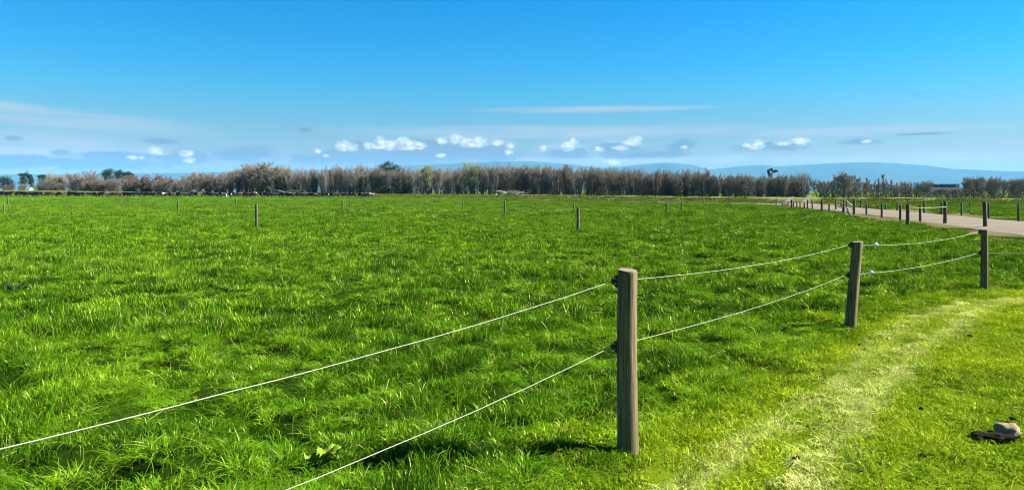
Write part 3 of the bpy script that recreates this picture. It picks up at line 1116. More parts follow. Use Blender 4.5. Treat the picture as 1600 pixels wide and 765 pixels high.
def dock_plant(x, y, size, seed, label, mat=None):
    r = random.Random(seed)
    root = empty('dock_weed', (x, y, float(lump(np.array([x]), np.array([y]))[0])))
    tag(root, label, 'weed')
    for i in range(9):
        a = r.uniform(0, 6.28)
        L_, Wd, up = size * r.uniform(.6, 1.1), size * r.uniform(.10, .16), r.uniform(.35, 1.1)
        v, f = [], []
        d = Vector((math.cos(a), math.sin(a), 0))
        s_ = Vector((-d.y, d.x, 0))
        for j in range(8):
            t_ = j / 7
            p = d * (L_ * t_ * .8) + Vector((0, 0, L_ * up * (t_ - .45 * t_ * t_) + .02))
            w = Wd * math.sin(math.pi * min(1, .08 + .92 * t_)) ** .8 * (1 if t_ > .18 else .35) + .003
            wv = .02 * math.sin(t_ * 9 + i)
            v += [p - s_ * w + Vector((0, 0, w * .45 + wv)), p, p + s_ * w + Vector((0, 0, w * .45 - wv))]
        for j in range(7):
            b = j * 3
            f += [(b, b + 1, b + 4, b + 3), (b + 1, b + 2, b + 5, b + 4)]
        obj('leaf', mesh('leaf', v, f, [mat or M['dock']], True, {'rnd': [r.random()] * len(v)}), root)


dock_plant(-1.16, 4.42, .19, 3, 'light green broad-leaved weed beside the lower fence wire')
dock_plant(-8.2, 12.2, .22, 8, 'dark arching weed standing alone in open pasture', M['ivy'])
dock_plant(-3.55, 16.2, .24, 12, 'dark broad-leaved weed in open pasture below the middle posts', M['ivy'])

# ------------------------------------------------------------------ cattle


def tube_rings(spine, n=10):
    """a closed body through elliptical rings: (centre, half width, half height)"""
    V, F = [], []
    for i, (c, hw, hh, tdir) in enumerate(spine):
        c = Vector(c)
        d = Vector(tdir).normalized()
        s_ = Vector((0, 1, 0))
        u = s_.cross(d) * -1
        for k_ in range(n):
            a = 2 * math.pi * k_ / n
            V.append(c + s_ * (hw * math.cos(a)) + u * (hh * math.sin(a)))
    for i in range(len(spine) - 1):
        for k_ in range(n):
            k2 = (k_ + 1) % n
            F.append((i * n + k_, i * n + k2, (i + 1) * n + k2, (i + 1) * n + k_))
    F.append(tuple(reversed(range(n))))
    F.append(tuple((len(spine) - 1) * n + k_ for k_ in range(n)))
    return V, F


def cow_mesh(name, pose):
    """dairy cow, 2.2 m long and 1.4 m at the hip, facing +x"""
    body = [((-1.0, 0, 1.20), .10, .10, (1, 0, 0)), ((-.95, 0, 1.13), .22, .24, (1, 0, 0)), ((-.78, 0, 1.08), .27, .32, (1, 0, 0)), ((-.45, 0, 1.02), .31, .36, (1, 0, 0)),
            ((0, 0, .98), .35, .39, (1, 0, 0)), ((.40, 0, 1.0), .31, .37, (1, 0, 0)), ((.68, 0, 1.04), .24, .34, (1, 0, .1)), ((.82, 0, 1.10), .17, .25, (1, 0, .3))]
    if pose == 'graze':
        neck = [((1.02, 0, .98), .12, .19, (.8, 0, -.6)), ((1.22, 0, .72), .10, .15, (.5, 0, -.9)), ((1.33, 0, .50), .115, .14, (.4, 0, -.9)),
                ((1.40, 0, .34), .09, .11, (.35, 0, -.9)), ((1.45, 0, .16), .065, .075, (.3, 0, -.95)), ((1.46, 0, .11), .03, .04, (.3, 0, -.95))]
        ear, eardir = Vector((1.28, 0, .58)), -1
    else:
        neck = [((.98, 0, 1.22), .12, .19, (.8, 0, .5)), ((1.16, 0, 1.36), .10, .15, (.85, 0, .45)), ((1.30, 0, 1.42), .115, .14, (1, 0, -.1)),
                ((1.45, 0, 1.37), .09, .11, (1, 0, -.4)), ((1.62, 0, 1.27), .07, .08, (1, 0, -.5)), ((1.66, 0, 1.24), .03, .04, (1, 0, -.5))]
        ear, eardir = Vector((1.24, 0, 1.50)), 1
    V, F = tube_rings(body + neck)

    def add(pts, rad, n=6):
        mb = MB()
        mb.tube(pts, rad, n)
        b = len(V)
        V.extend(Vector(q) for q in mb.v)
        F.extend(tuple(b + i for i in f) for f in mb.f)
    st = {'stand': (.05, -.08, 0, .06), 'graze': (.16, -.10, -.06, .10)}[pose]
    for s_ in (-1, 1):
        o = st[0] if s_ > 0 else st[1]
        add([(.56, s_ * .17, .95), (.58 + o * .3, s_ * .18, .62), (.57 + o, s_ * .17, .36), (.56 + o, s_ * .17, .06), (.60 + o, s_ * .17, 0)], [.13, .085, .06, .05, .065])
        o = st[2] if s_ > 0 else st[3]
        add([(-.72, s_ * .18, 1.0), (-.62, s_ * .20, .74), (-.86 + o, s_ * .19, .46), (-.80 + o, s_ * .18, .06), (-.75 + o, s_ * .18, 0)], [.19, .13, .07, .05, .065])
        add([ear + Vector((0, s_ * .09, 0)), ear + Vector((-.02, s_ * .17, .01 * eardir)), ear + Vector((-.03, s_ * .24, -.02))], [.03, .055, .012], 5)
    add([(-1.0, 0, 1.26), (-1.08, 0, 1.0), (-1.07, .02, .62), (-1.06, .03, .45)], [.03, .022, .02, .05], 5)
    add([(-.50, 0, .72), (-.48, 0, .60), (-.46, 0, .54)], [.15, .13, .05], 8)
    me = mesh(name, V, F, (), True)
    return me


def hide(name, a, b, lo, hi, scale=1.3):
    t = NT(name)
    oi = t.node('ShaderNodeObjectInfo')
    tcn = t.node('ShaderNodeTexCoord')
    va = t.node('ShaderNodeVectorMath', operation='ADD')
    t.l.new(tcn.outputs['Object'], va.inputs[0])
    cb = t.node('ShaderNodeCombineXYZ')
    t.l.new(t.math('MULTIPLY', oi.outputs['Random'], 40.0), cb.inputs[0])
    t.l.new(cb.outputs[0], va.inputs[1])
    n = t.node('ShaderNodeTexNoise')
    n.inputs['Scale'].default_value = scale
    n.inputs['Detail'].default_value = 2
    t.l.new(va.outputs[0], n.inputs['Vector'])
    c = t.mix(t.ramp(n.outputs['Fac'], [(lo, 0.0), (hi, 1.0)]), a, b)
    return t.done(t.bsdf(c, .7, .25))


hides = {'black': hide('black_hide', (.008, .008, .008), (.02, .017, .014), .4, .6),
         'pied': hide('pied_hide', (.009, .009, .009), (.68, .66, .60), .56, .59),
         'brown': hide('brown_hide', (.045, .022, .011), (.09, .046, .022), .35, .65)}
cowm = {}
for p_ in ('stand', 'graze'):
    base = cow_mesh('cow_' + p_, p_)
    for k_, m_ in hides.items():
        me = base.copy()
        me.materials.append(m_)
        cowm[(p_, k_)] = me
COW_KIND = {'black': 'black dairy cow', 'pied': 'black and white dairy cow', 'brown': 'brown dairy cow'}
COW_POSE = {'graze': 'head down', 'stand': 'head up'}
COW_WHERE = [(60, 'before the white house'), (155, 'before the big rounded brown tree'), (215, 'before the pine clump'), (300, 'before the reddish thicket'),
             (450, 'before the tallest broad tree'), (530, 'before the narrow ivy tree'), (999, 'beside the bank posts')]
rr = random.Random(21)
xp = -18.0
i = 0
gaps = [(14, 22), (64, 74), (97, 104), (130, 139), (282, 284), (308, 320), (383, 386), (443, 446), (526, 536), (558, 560)]
while xp < 578:
    kind_ = rr.choices(['black', 'pied', 'brown'], [.84, .10, .06])[0]
    if abs(xp - 78) < 3 or abs(xp - 168) < 3 or abs(xp - 552) < 3:
        kind_ = 'brown'
    pose = rr.choices(['graze', 'stand'], [.72, .28])[0]
    D_ = float(np.interp(xp, [0, 250, 580], [204, 196, 172])) + rr.uniform(-3, 5)
    if not any(a < xp + 3 < b for a, b in gaps):
        x_, y_, _ = at(xp + 4, D_)
        o = obj('dairy_cow', cowm[(pose, kind_)], None, (x_, y_, 0))
        o.rotation_euler = (0, 0, rr.choice([0, math.pi]) + rr.uniform(-.9, .9))
        s_ = rr.uniform(.92, 1.06) * float(np.interp(xp, [0, 580], [1.0, .86]))
        o.scale = (s_, s_, s_)
        tag(o, f"{COW_KIND[kind_]}, {COW_POSE[pose]}, in the herd {next(w_ for l_, w_ in COW_WHERE if xp < l_)}", 'cow', 'dairy herd strung out along the bank')
    xp += rr.uniform(4.2, 8.2)
    i += 1

# ------------------------------------------------------------------ trees


def ribbons(O, D, Ln, Wd, rnd, tipv):
    """long thin triangles: twigs"""
    n = len(O)
    D = D / np.linalg.norm(D, axis=1, keepdims=True)
    s_ = np.cross(D, rnd.normal(size=(n, 3)))
    s_ /= np.linalg.norm(s_, axis=1, keepdims=True)
    a, b, c = O - s_ * Wd[:, None] / 2, O + s_ * Wd[:, None] / 2, O + D * Ln[:, None]
    V = np.stack([a, b, c], 1).reshape(-1, 3)
    A = np.stack([tipv * .6, tipv * .6, tipv], 1).ravel()
    return V, A


def bare_tree(seed, H, Wd, stems=3, spread=.35, upright=.7, twigs=4200, low=.12, tw=.03):
    """leafless tree: forked stems and limbs (trunk) and a cloud of twigs carried by them (crown)"""
    r = random.Random(seed)
    g = np.random.default_rng(seed)
    mb = MB()
    O, D, Lw = [], [], []
    for s_ in range(stems):
        a = r.uniform(0, 6.28)
        lean = spread * r.uniform(.3, 1) if stems > 1 else .06
        hh = H * r.uniform(.72, .92)
        base = Vector((math.cos(a) * .15 * stems * .4, math.sin(a) * .15 * stems * .4, -.2))
        pts, ph = [], r.uniform(0, 6.28)
        for i in range(7):
            t_ = i / 6
            out = lean * Wd * .8 * t_ ** .8
            pts.append(base + Vector((math.cos(a) * out + .12 * math.sin(ph + t_ * 5), math.sin(a) * out + .12 * math.cos(ph + t_ * 4), hh * t_)))
        r0 = H * .016 * r.uniform(.7, 1.2)
        mb.tube(pts, [r0 * (1 - .85 * i / 6) + .012 for i in range(7)], 5, cap=False)
        nl = int(16 * (1.6 if stems == 1 else 1))
        for l_ in range(nl):
            t_ = low + (1 - low) * r.random() ** .85
            f_ = t_ * 6
            i0 = min(5, int(f_))
            p = pts[i0].lerp(pts[i0 + 1], f_ - i0)
            b = r.uniform(0, 6.28)
            u = upright * r.uniform(.6, 1.4)
            d = Vector((math.cos(b), math.sin(b), u)).normalized()
            ll = Wd * .5 * r.uniform(.45, 1.0) * (1.15 - .55 * t_) * (1 + .35 * u)
            q1 = p + d * ll * .5
            d2 = (d + Vector((r.uniform(-.3, .3), r.uniform(-.3, .3), .35 * upright + .05))).normalized()
            q2 = q1 + d2 * ll * .5
            mb.tube([p, q1, q2], [.035 * (1.2 - t_) + .014, .022, .010], 3, cap=False)
            for w in range(8):
                k_ = r.random()
                O.append(p.lerp(q1, k_ * 2) if k_ < .5 else q1.lerp(q2, k_ * 2 - 1))
                D.append(d2)
                Lw.append(ll)
    O, D, Lw = np.array([tuple(o) for o in O]), np.array([tuple(d) for d in D]), np.array(Lw)
    idx = g.integers(0, len(O), twigs // 2)
    o1 = O[idx] + g.normal(size=(len(idx), 3)) * .05
    d1 = D[idx] * .7 + g.normal(size=(len(idx), 3)) * .5 + np.array([0, 0, .35 * upright + .1])
    l1 = g.uniform(.35, .95, len(idx)) * np.clip(H / 8, .5, 1.2)
    V1, A1 = ribbons(o1, d1, l1, np.full(len(idx), tw), g, np.full(len(idx), .25))
    dn = d1 / np.linalg.norm(d1, axis=1, keepdims=True)
    o2 = o1 + dn * (l1 * g.uniform(.3, 1, len(idx)))[:, None]
    d2 = dn + g.normal(size=(len(idx), 3)) * .45 + np.array([0, 0, .3 * upright])
    V2, A2 = ribbons(o2, d2, g.uniform(.25, .65, len(idx)), np.full(len(idx), tw * .8), g, np.full(len(idx), 1.0))
    V = np.vstack([V1, V2])
    F = np.arange(len(V)).reshape(-1, 3)
    return mb, V, F, np.r_[A1, A2]


def tree_kit(name, seed, mat, **kw):
    mb, V, F, A = bare_tree(seed, **kw)
    tr = mesh(name + '_trunk', mb.v, mb.f, [M['bark']], True)
    cr_ = mesh(name + '_crown', V, F, [mat], False, {'tip': A})
    return tr, cr_


def leaf_cloud(lobes, n, size, seed, flat=.7):
    """leaf-sized triangles spread through a set of lobes (centre, radii)"""
    g = np.random.default_rng(seed)
    V, A = [], []
    vol = np.array([l[1][0] * l[1][1] * l[1][2] for l in lobes]) ** .67
    cnt = (n * vol / vol.sum()).astype(int)
    for (c_, rad), m in zip(lobes, cnt):
        d = g.normal(size=(m, 3))
        d /= np.linalg.norm(d, axis=1, keepdims=True)
        q = g.random(m) ** .4 * (1 + .22 * np.sin(d[:, 0] * 5 + c_[0]) * np.cos(d[:, 2] * 6 + c_[1]))
        P = np.array(c_) + d * np.array(rad) * q[:, None]
        e1, e2 = g.normal(size=(m, 3)), g.normal(size=(m, 3))
        e1[:, 2] *= flat
        e2[:, 2] *= flat
        s_ = size * g.uniform(.6, 1.4, m)
        e1 *= (s_ / np.linalg.norm(e1, axis=1))[:, None]
        e2 *= (s_ * .7 / np.linalg.norm(e2, axis=1))[:, None]
        V.append(np.stack([P, P + e1, P + e2], 1).reshape(-1, 3))
        A.append(np.repeat(g.random(m), 3))
    V, A = np.vstack(V), np.concatenate(A)
    return V, np.arange(len(V)).reshape(-1, 3), A


KITS = {}
for i in range(5):
    KITS['poplar', i] = tree_kit('shelter_tree', 200 + i, M['twig_brown'], H=8, Wd=4.6, stems=5, spread=.42, upright=1.7, twigs=6500, low=.10)
for i in range(3):
    KITS['grey', i] = tree_kit('grey_tree', 230 + i, M['twig_grey'], H=8, Wd=4.6, stems=4, spread=.40, upright=1.9, twigs=4600, low=.15)
for i in range(3):
    KITS['willow', i] = tree_kit('broad_tree', 260 + i, M['twig_brown'], H=8, Wd=8.0, stems=6, spread=.42, upright=.7, twigs=17000, low=.08, tw=.045)
for i in range(2):
    KITS['red', i] = tree_kit('red_tree', 290 + i, M['twig_red'], H=6, Wd=7.0, stems=6, spread=.42, upright=.6, twigs=16000, low=.06, tw=.045)
for i in range(2):
    KITS['green', i] = tree_kit('budding_tree', 310 + i, M['twig_green'], H=9, Wd=5.4, stems=4, spread=.40, upright=.8, twigs=9000, low=.3)
for i in range(2):
    KITS['spire', i] = tree_kit('spire_tree', 330 + i, M['twig_grey'], H=8, Wd=1.5, stems=1, spread=.1, upright=2.4, twigs=2200, low=.12)
for i in range(3):
    KITS['round', i] = tree_kit('round_tree', 350 + i, M['twig_grey'], H=7, Wd=5.6, stems=4, spread=.42, upright=.8, twigs=11000, low=.2, tw=.036)
KH = {'poplar': 8.6, 'grey': 8.6, 'willow': 8.6, 'red': 6.5, 'green': 9.6, 'spire': 8.6, 'round': 7.6}
rt = random.Random(77)


def plant(kind_, xpx, ytop, depth, label, group=None, name='bare_tree', wide=1.0):
    x_, y_, _ = at(xpx, depth)
    H_ = (HZ - ytop) / FPX * depth + EYE
    s_ = H_ / KH[kind_]
    n_ = sum(1 for k_ in KITS if k_[0] == kind_)
    tr, cr_ = KITS[kind_, rt.randrange(n_)]
    root = empty(name, (x_, y_, 0), rt.uniform(0, 6.28))
    root.scale = (s_ * wide, s_ * wide, s_)
    tag(root, label, 'tree', group)
    obj('trunk', tr, root)
    obj('crown', cr_, root)
    return root


def belt_depth(xpx):
    return float(np.interp(xpx, [0, 300, 500, 700, 850, 1000, 1200, 1600], [262, 240, 226, 210, 180, 142, 128, 128]))


prof_x = [150, 205, 280, 300, 360, 372, 440, 455, 500, 510, 590, 600, 650, 720, 755, 850, 960, 1015, 1030, 1105, 1115, 1160, 1175, 1230, 1262, 1268, 1290]
prof_y = [272, 272, 275, 269, 270, 257, 258, 264, 264, 260, 260, 262, 263, 263, 258, 259, 262, 267, 265, 266, 271, 272, 274, 272, 271, 280, 279]
BELT_PARTS = [(372, 'between reddish thicket and tallest broad tree'), (490, 'between tallest broad tree and narrow ivy tree'),
              (565, 'between the two ivy-dark trees'), (610, 'between thick ivy column and spreading pine'),
              (672, 'between spreading pine and rounder budding tree'), (738, 'between the two budding trees'),
              (795, 'between narrow budding tree and log heap'), (1000, 'just past the bleached log heap'),
              (1200, 'before the pine with the level arm'), (9999, 'between level-armed pine and wheel ruts')]
# two rows of the main shelter belt
for row, (step, dd, dy_) in enumerate(((9.0, 0, 1.2), (10.5, 7, 0.0), (13.0, 15, 1.0))):
    xp = 292.0 + row * 3
    while xp < 1266:
        yt = float(np.interp(xp, prof_x, prof_y)) + dy_ + rt.uniform(-1.2, 2.6)
        gfac = .55 if 620 < xp < 760 or 440 < xp < 590 else .22
        k_ = 'grey' if rt.random() < gfac else 'poplar'
        where = next(w_ for lim, w_ in BELT_PARTS if xp < lim)
        rown = ['front row', 'second row', 'back row'][row]
        plant(k_, xp + rt.uniform(-3, 3), yt, belt_depth(xp) + dd + rt.uniform(-2, 2),
              f"{'grey' if k_ == 'grey' else 'brown'} bare belt tree, {rown}, {where}", 'shelter belt trees')
        xp += step * rt.uniform(.75, 1.25)
for xp, yt, k_, dd, la in (
        (400, 254, 'willow', -4, 'tallest broad bare tree of the left part of the shelter belt'),
        (430, 258, 'willow', -2, 'broad bare tree with brownish twigs beside the tallest broad one'),
        (320, 269, 'willow', -3, 'low rounded bare tree next to the reddish thicket tree'),
        (350, 271, 'willow', -3, 'low rounded bare tree between the reddish thicket and the tallest broad tree'),
        (122, 265, 'willow', 0, 'big rounded dark brown bare tree left of the dark pine clump'),
        (145, 269, 'willow', 2, 'rounded bare tree standing in front of the dark pine clump'),
        (85, 267, 'round', 4, 'pale grey bare tree beside the pines near the white house'),
        (103, 270, 'round', 6, 'grey bare tree touching the big rounded dark brown tree'),
        (232, 272, 'red', 0, 'largest reddish bare thicket tree right of the pine clump'),
        (262, 275, 'red', 2, 'reddish bare thicket tree between two rounded ones'),
        (210, 274, 'red', 4, 'reddish bare thicket tree below the pine clump'),
        (180, 280, 'red', -4, 'low reddish bare tree under the pine clump'),
        (285, 274, 'willow', 2, 'rounded bare tree beside the reddish thicket'),
        (160, 279, 'willow', -4, 'low bare tree with pale stems under the pine clump'),
        (12, 288, 'red', -8, 'low reddish shrub tree by the pines at the end of the belt'),
        (34, 285, 'round', -6, 'low pale bare tree beside the white house'),
        (66, 284, 'round', -8, 'low pale bare tree that partly hides the white house'),
        (-10, 286, 'willow', -4, 'low bare tree at the far end of the belt'),
        *[(72 + 13.5 * i_ + rt.uniform(-4, 4), rt.uniform(277, 284), ('willow', 'red', 'willow', 'round')[i_ % 4], rt.uniform(-9, 6),
           'low bare tree in the tangled thicket ' + ('between the white house and the pine clump' if i_ < 6 else 'under the pine clump' if i_ < 10 else 'right of the pine clump')) for i_ in range(17)],
        (672, 250, 'green', -4, 'tall tree with pale green buds in the shelter belt, the rounder of two'),
        (738, 249, 'green', -4, 'tall narrow tree with pale green buds in the shelter belt'),
        (1280, 277, 'round', 0, 'low bare tree just right of where the track crosses the bank'),
        (1316, 265, 'round', 0, 'tall grey bare tree among the pointed poplars'),
        (1327, 268, 'round', 6, 'grey bare tree beside the pointed poplars')):
    D_ = belt_depth(xp) + dd
    plant(k_, xp, yt, D_, la, 'broad bare trees' if k_ in ('willow', 'round', 'red') else 'budding trees')
for i, xp in enumerate((1295, 1303, 1309, 1320, 1331, 1336, 1343, 1354, 1367, 1372, 1379, 1384, 1393, 1402, 1408, 1415, 1424)):
    plant('spire', xp, rt.uniform(266, 276) if xp < 1396 else rt.uniform(276, 284), 150 + rt.uniform(-6, 12), 'thin pointed bare poplar right of the track crossing', 'pointed poplars', wide=rt.uniform(.9, 1.5))
for i, xp in enumerate(range(1290, 1450, 12)):
    plant('round', xp, rt.uniform(279, 286), 165 + rt.uniform(0, 12), 'low bare tree filling in under the pointed poplars', 'low trees under the poplars')
for i, xp in enumerate((1508, 1517, 1528, 1537, 1546, 1556, 1566, 1577, 1588, 1599, 1612, 1626, 1522, 1551, 1583)):
    plant('round', xp, [276, 274, 273, 274, 273, 275, 277, 277, 276, 274, 276, 277, 280, 281, 282][i], 150 + rt.uniform(-8, 12), 'rounded grey bare tree in the clump right of the far shed', 'rounded grey clump')

# evergreen trees


def pine(xpx, ytop, depth, lobes_px, label, trunk_px=None, mat='pine', group=None, name='pine_tree', n=2600, ltop=None):
    """lobes are (x, y, half width, half height) as measured, turned into metres at the tree's own distance"""
    k_ = depth / FPX
    x_, y_, _ = at(xpx, depth)
    root = empty(name, (x_, y_, 0))
    tag(root, label, 'tree', group)
    lobes = []
    for (lx, ly, rx, ry) in lobes_px:
        lobes.append((((lx - xpx) * k_, rt.uniform(-.3, .3) * rx * k_, (HZ - ly) * k_ + EYE), (rx * k_, rx * k_ * .9, ry * k_)))
    V, F, A = leaf_cloud(lobes, n, .34 * depth / 250, int(xpx) + 5)
    obj('crown', mesh('crown', V, F, [M[mat]], False, {'rnd': A}), root)
    mb = MB()
    zt = max(l[0][2] for l in lobes)
    mb.tube([(0, 0, -.2), (.1, 0, zt * .5), (0, .1, zt * .95)], [.32, .24, .08], 7)
    for c_, rad in lobes:
        mb.tube([(0, 0, max(.5, c_[2] - rad[2] - .8)), (c_[0] * .5, c_[1] * .5, c_[2] - rad[2] * .6), c_], [.12, .09, .03], 5)
    mb.build('trunk', [M['bark']], root)
    return root


pine(608, 253, 226, [(598, 260, 8, 4.5), (607, 256, 9, 4), (616, 261, 10, 4.5), (625, 267, 7, 4), (603, 265, 10, 5), (612, 268, 12, 6)],
     'dark spreading pine rising above the shelter belt', n=2800)
pine(171, 265, 300, [(165, 271, 9, 6), (172, 267, 8, 4), (170, 276, 10, 8), (170, 285, 11, 7)], 'dark round-headed pine, tallest of the clump beyond the bare trees', group='pine clump')
pine(186, 266, 304, [(186, 270, 8, 5), (186, 277, 9, 8), (186, 286, 9, 7)], 'dark round-headed pine, middle of the clump beyond the bare trees', group='pine clump')
pine(200, 269, 300, [(198, 273, 7, 5), (204, 276, 7, 6)], 'dark round-headed pine at the lower end of the clump beyond the bare trees', group='pine clump')
pine(6, 276, 300, [(2, 281, 10, 6), (10, 280, 8, 6), (16, 285, 7, 6), (4, 289, 12, 6), (15, 291, 8, 5)], 'broad dark pine at the far left end of the belt')
pine(38, 271, 300, [(33, 273, 5, 2.5), (41, 273, 5, 3), (36, 279, 6, 4), (42, 268, 1.0, 4), (37, 286, 7, 6)], 'ragged dark pine with a thin leader beside the white house', n=1500)
pine(48, 275, 296, [(47, 276, 4, 4), (49, 283, 4, 7)], 'narrow dark pine just behind the white house', n=1300)
pine(65, 274, 298, [(61, 276, 4, 3), (68, 275, 6, 2.5), (66, 281, 7, 5), (66, 288, 8, 5)], 'flat-topped dark pine right of the white house', n=1500)
pine(1206, 263, 210, [(1200.5, 268, 2.2, 4.5), (1205, 264.5, 2.6, 1.6), (1211, 267.3, 4.5, 1.8), (1202, 273, 2, 4)], 'small dark pine with a level arm poking above the brown belt', n=900)
for xp, yt, h_, w_ in ((490, 276, 28, 3.4), (565, 277, 26, 4.2), (463, 288, 16, 4)):
    pine(xp, yt, belt_depth(xp) - 5, [(xp, yt + 4, w_, 5), (xp, yt + h_ * .5, w_ * 1.2, h_ * .38), (xp + 1, yt + h_ - 4, w_ * 1.5, 6)],
         {490: 'tall narrow ivy-dark tree standing in the bare belt', 565: 'thick ivy-dark column left of the spreading pine', 463: 'short ivy-dark stump among the bare trees'}[xp],
         mat='ivy', name='ivy_clad_tree', n=1500)
for xp, wd_ in ((608, 22), (634, 14)):
    pine(xp, 288, belt_depth(xp) - 5, [(xp - wd_ * .4, 296, wd_ * .5, 8), (xp + wd_ * .3, 294, wd_ * .5, 9), (xp, 300, wd_ * .8, 5)],
         'wide dark evergreen bush under the spreading pine' if wd_ > 20 else 'smaller dark evergreen bush beside the wide one', mat='ivy', name='evergreen_bush', n=1700)

# far wooded skyline beyond the shed
for i, xp in enumerate(range(1452, 1500, 6)):
    pine(xp, 288, 420, [(xp - 2, 289.5, 4, 2.2), (xp + 2, 290, 4, 2.6), (xp, 294, 5, 3)], 'far blue-grey tree in the row behind the far shed', mat='pine', group='far row behind the shed', name='far_tree', n=420)
for i, xp in enumerate(range(1400, 1516, 10)):
    plant('round', xp, rt.uniform(291, 294.5), 200 + rt.uniform(-10, 20), 'low grey scrub tree in front of the far shed', 'low scrub by the shed', wide=1.5)

# tangled undergrowth at the foot of the belt
V, F, A = [], [], []
g = np.random.default_rng(9)
lobes = []
xp = 70.0
while xp < 1620:
    if not 1258 < xp < 1276:
        D_ = belt_depth(xp) + g.uniform(-3, 8)
        x_, y_, _ = at(xp, D_)
        hh = g.uniform(1.0, 2.6) * (1.0 if 430 < xp < 1270 else .6)
        lobes.append(((x_, y_, hh * .6), (g.uniform(1.0, 2.0), 1.2, hh)))
    xp += g.uniform(4, 8)
V, F, A = leaf_cloud(lobes, 120000, .17, 5)
V[:, 2] = np.maximum(V[:, 2], 0.0)
und = obj('undergrowth', mesh('undergrowth', V, F, [M['bramble']], False, {'rnd': A}))
tag(und, kind='stuff')

# ------------------------------------------------------------------ fallen pale wood on and behind the bank
t = NT('bleached_wood')
n1 = t.noise(8, 4, .6, stretch=(1, 1, .2))
M['bleached'] = t.done(t.bsdf(t.mix(n1, (.17, .155, .12), (.34, .32, .26)), .9, .1))


def logs(xc, yc, n, spread, label, seed, long=2.2, z0=None):
    r = random.Random(seed)
    z = bank_z(xc, yc) if z0 is None else z0
    root = empty('log_pile', (xc, yc, z))
    tag(root, label, 'log pile')
    for i in range(n):
        a = r.uniform(-.5, .5) + (math.pi if r.random() < .5 else 0)
        p = Vector((r.uniform(-spread, spread), r.uniform(-.6, .6), .12 + .22 * (i % 4) * r.random()))
        L_ = long * r.uniform(.4, 1.0)
        d = Vector((math.cos(a), math.sin(a), r.uniform(-.05, .35)))
        m_ = p + d * L_ * .5 + Vector((0, 0, r.uniform(-.1, .12)))
        mb = MB().tube([p, m_, p + d * L_], [r.uniform(.09, .2), r.uniform(.08, .15), .05], 7, wob=.15, seed=i)
        mb.tube([m_, m_ + Vector((r.uniform(-.3, .3), r.uniform(-.2, .2), r.uniform(.2, .5)))], [.06, .02], 5)
        mb.build('log', [M['bleached']], root)


def bank_at(xpx, off):
    best = int(np.argmin(np.abs(CX + FPX * bx / by - xpx)))
    return bx[best] + nx[best] * off, by[best] + ny[best] * off


x_, y_ = bank_at(795, -1.2)
logs(x_, y_, 15, 1.9, 'pale heap of bleached logs on the bank below the brown belt', 3)
x_, y_ = bank_at(775, -1.2)
logs(x_, y_, 5, 1.4, 'few scattered pale branches beside the heap of bleached logs', 13, 1.6)
x_, y_ = bank_at(450, -2.0)
logs(x_, y_, 6, 2.4, 'long pale fallen branch leaning in front of the short ivy-dark stump', 5, 4.5)
x_, y_ = bank_at(305, -2.0)
logs(x_, y_, 4, 1.2, 'small pale dead branches by the reddish thicket', 6, 2.0)
x_, y_ = bank_at(1269, -2.2)
logs(x_, y_, 4, .4, 'short pale logs where the wheel ruts reach the bank top', 8, .9)

# ------------------------------------------------------------------ buildings


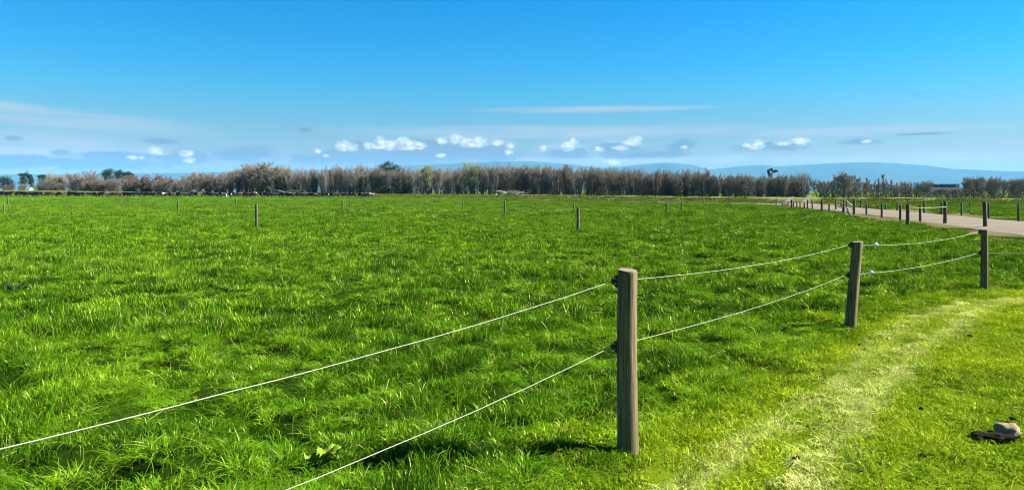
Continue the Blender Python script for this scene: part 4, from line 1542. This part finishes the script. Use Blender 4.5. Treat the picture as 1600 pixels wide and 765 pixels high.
def gable(name, label, loc, rz, L_, Wd, hw, hr, wall, roof, windows=(), door=None):
    root = empty(name, loc, rz)
    tag(root, label, 'building')
    v = [(-L_ / 2, -Wd / 2, 0), (L_ / 2, -Wd / 2, 0), (L_ / 2, Wd / 2, 0), (-L_ / 2, Wd / 2, 0), (-L_ / 2, -Wd / 2, hw), (L_ / 2, -Wd / 2, hw), (L_ / 2, Wd / 2, hw), (-L_ / 2, Wd / 2, hw),
         (-L_ / 2, 0, hr), (L_ / 2, 0, hr)]
    f = [(0, 1, 5, 4), (2, 3, 7, 6), (1, 2, 6, 9, 5), (3, 0, 4, 8, 7)]
    obj('wall', mesh('wall', v, f, [wall]), root)
    o_ = .35
    sl_ = (hr - hw) / (Wd / 2)
    for s_ in (-1, 1):
        e = (Wd / 2 + o_)
        mb_v = []
        for dz in (0.02, .16):
            mb_v += [(-L_ / 2 - o_, s_ * e, hw - o_ * sl_ + dz), (L_ / 2 + o_, s_ * e, hw - o_ * sl_ + dz), (L_ / 2 + o_, s_ * .002, hr + dz), (-L_ / 2 - o_, s_ * .002, hr + dz)]
        ff = [(0, 1, 2, 3), (4, 5, 6, 7), (0, 1, 5, 4), (1, 2, 6, 5), (2, 3, 7, 6), (3, 0, 4, 7)]
        obj('roof', mesh('roof', mb_v, ff, [roof]), root)
    for (wx, wy, wz, ww, wh, axis) in windows:
        s_ = (ww, .08, wh) if axis == 'y' else (.08, ww, wh)
        w_ = MB().box((wx, wy, wz), s_).build('window', [M['glassdark']], root)
        b_ = (ww + .12, .05, .08) if axis == 'y' else (.05, ww + .12, .08)
        MB().box((wx, wy, wz - wh / 2 - .05), b_).build('sill', [M['paintwhite']], w_)
    return root


t = NT('white_paint')
M['paintwhite'] = t.done(t.bsdf(t.mix(t.noise(1.5, 4), (.62, .61, .58), (.80, .79, .76)), .7, .3))
t = NT('dark_glass')
M['glassdark'] = t.done(t.bsdf(t.mix(t.noise(2, 2), (.012, .014, .018), (.03, .035, .04)), .12, .5))
t = NT('dark_iron_roof')
M['ironroof'] = t.done(t.bsdf(t.mix(t.noise(.6, 4), (.015, .020, .025), (.032, .038, .043)), .95, .05))
t = NT('grey_roof')
M['greyroof'] = t.done(t.bsdf(t.mix(t.noise(.8, 4), (.05, .045, .04), (.09, .08, .075)), .8, .3))
x_, y_, _ = at(55, 286)
gable('house', 'white gabled house half hidden among pines and bare trees', (x_, y_, 0), -1.15, 5.0, 3.4, 2.3, 3.9, M['paintwhite'], M['greyroof'],
      [(-1.3, -1.72, 1.4, .9, 1.0, 'y'), (1.2, -1.72, 1.4, .9, 1.0, 'y'), (2.52, 0, 1.5, .8, 1.0, 'x')])
x_, y_, _ = at(1478, 300)
gable('farm_shed', 'long low dark-roofed shed with a white end wall beyond the scrub', (x_, y_, 0), -.2, 11.0, 6.5, 1.9, 2.8, M['paintwhite'], M['ironroof'],
      [(-3, -3.27, 1.1, 1.2, .8, 'y'), (0, -3.27, 1.1, 1.2, .8, 'y'), (3, -3.27, 1.1, 1.2, .8, 'y')])
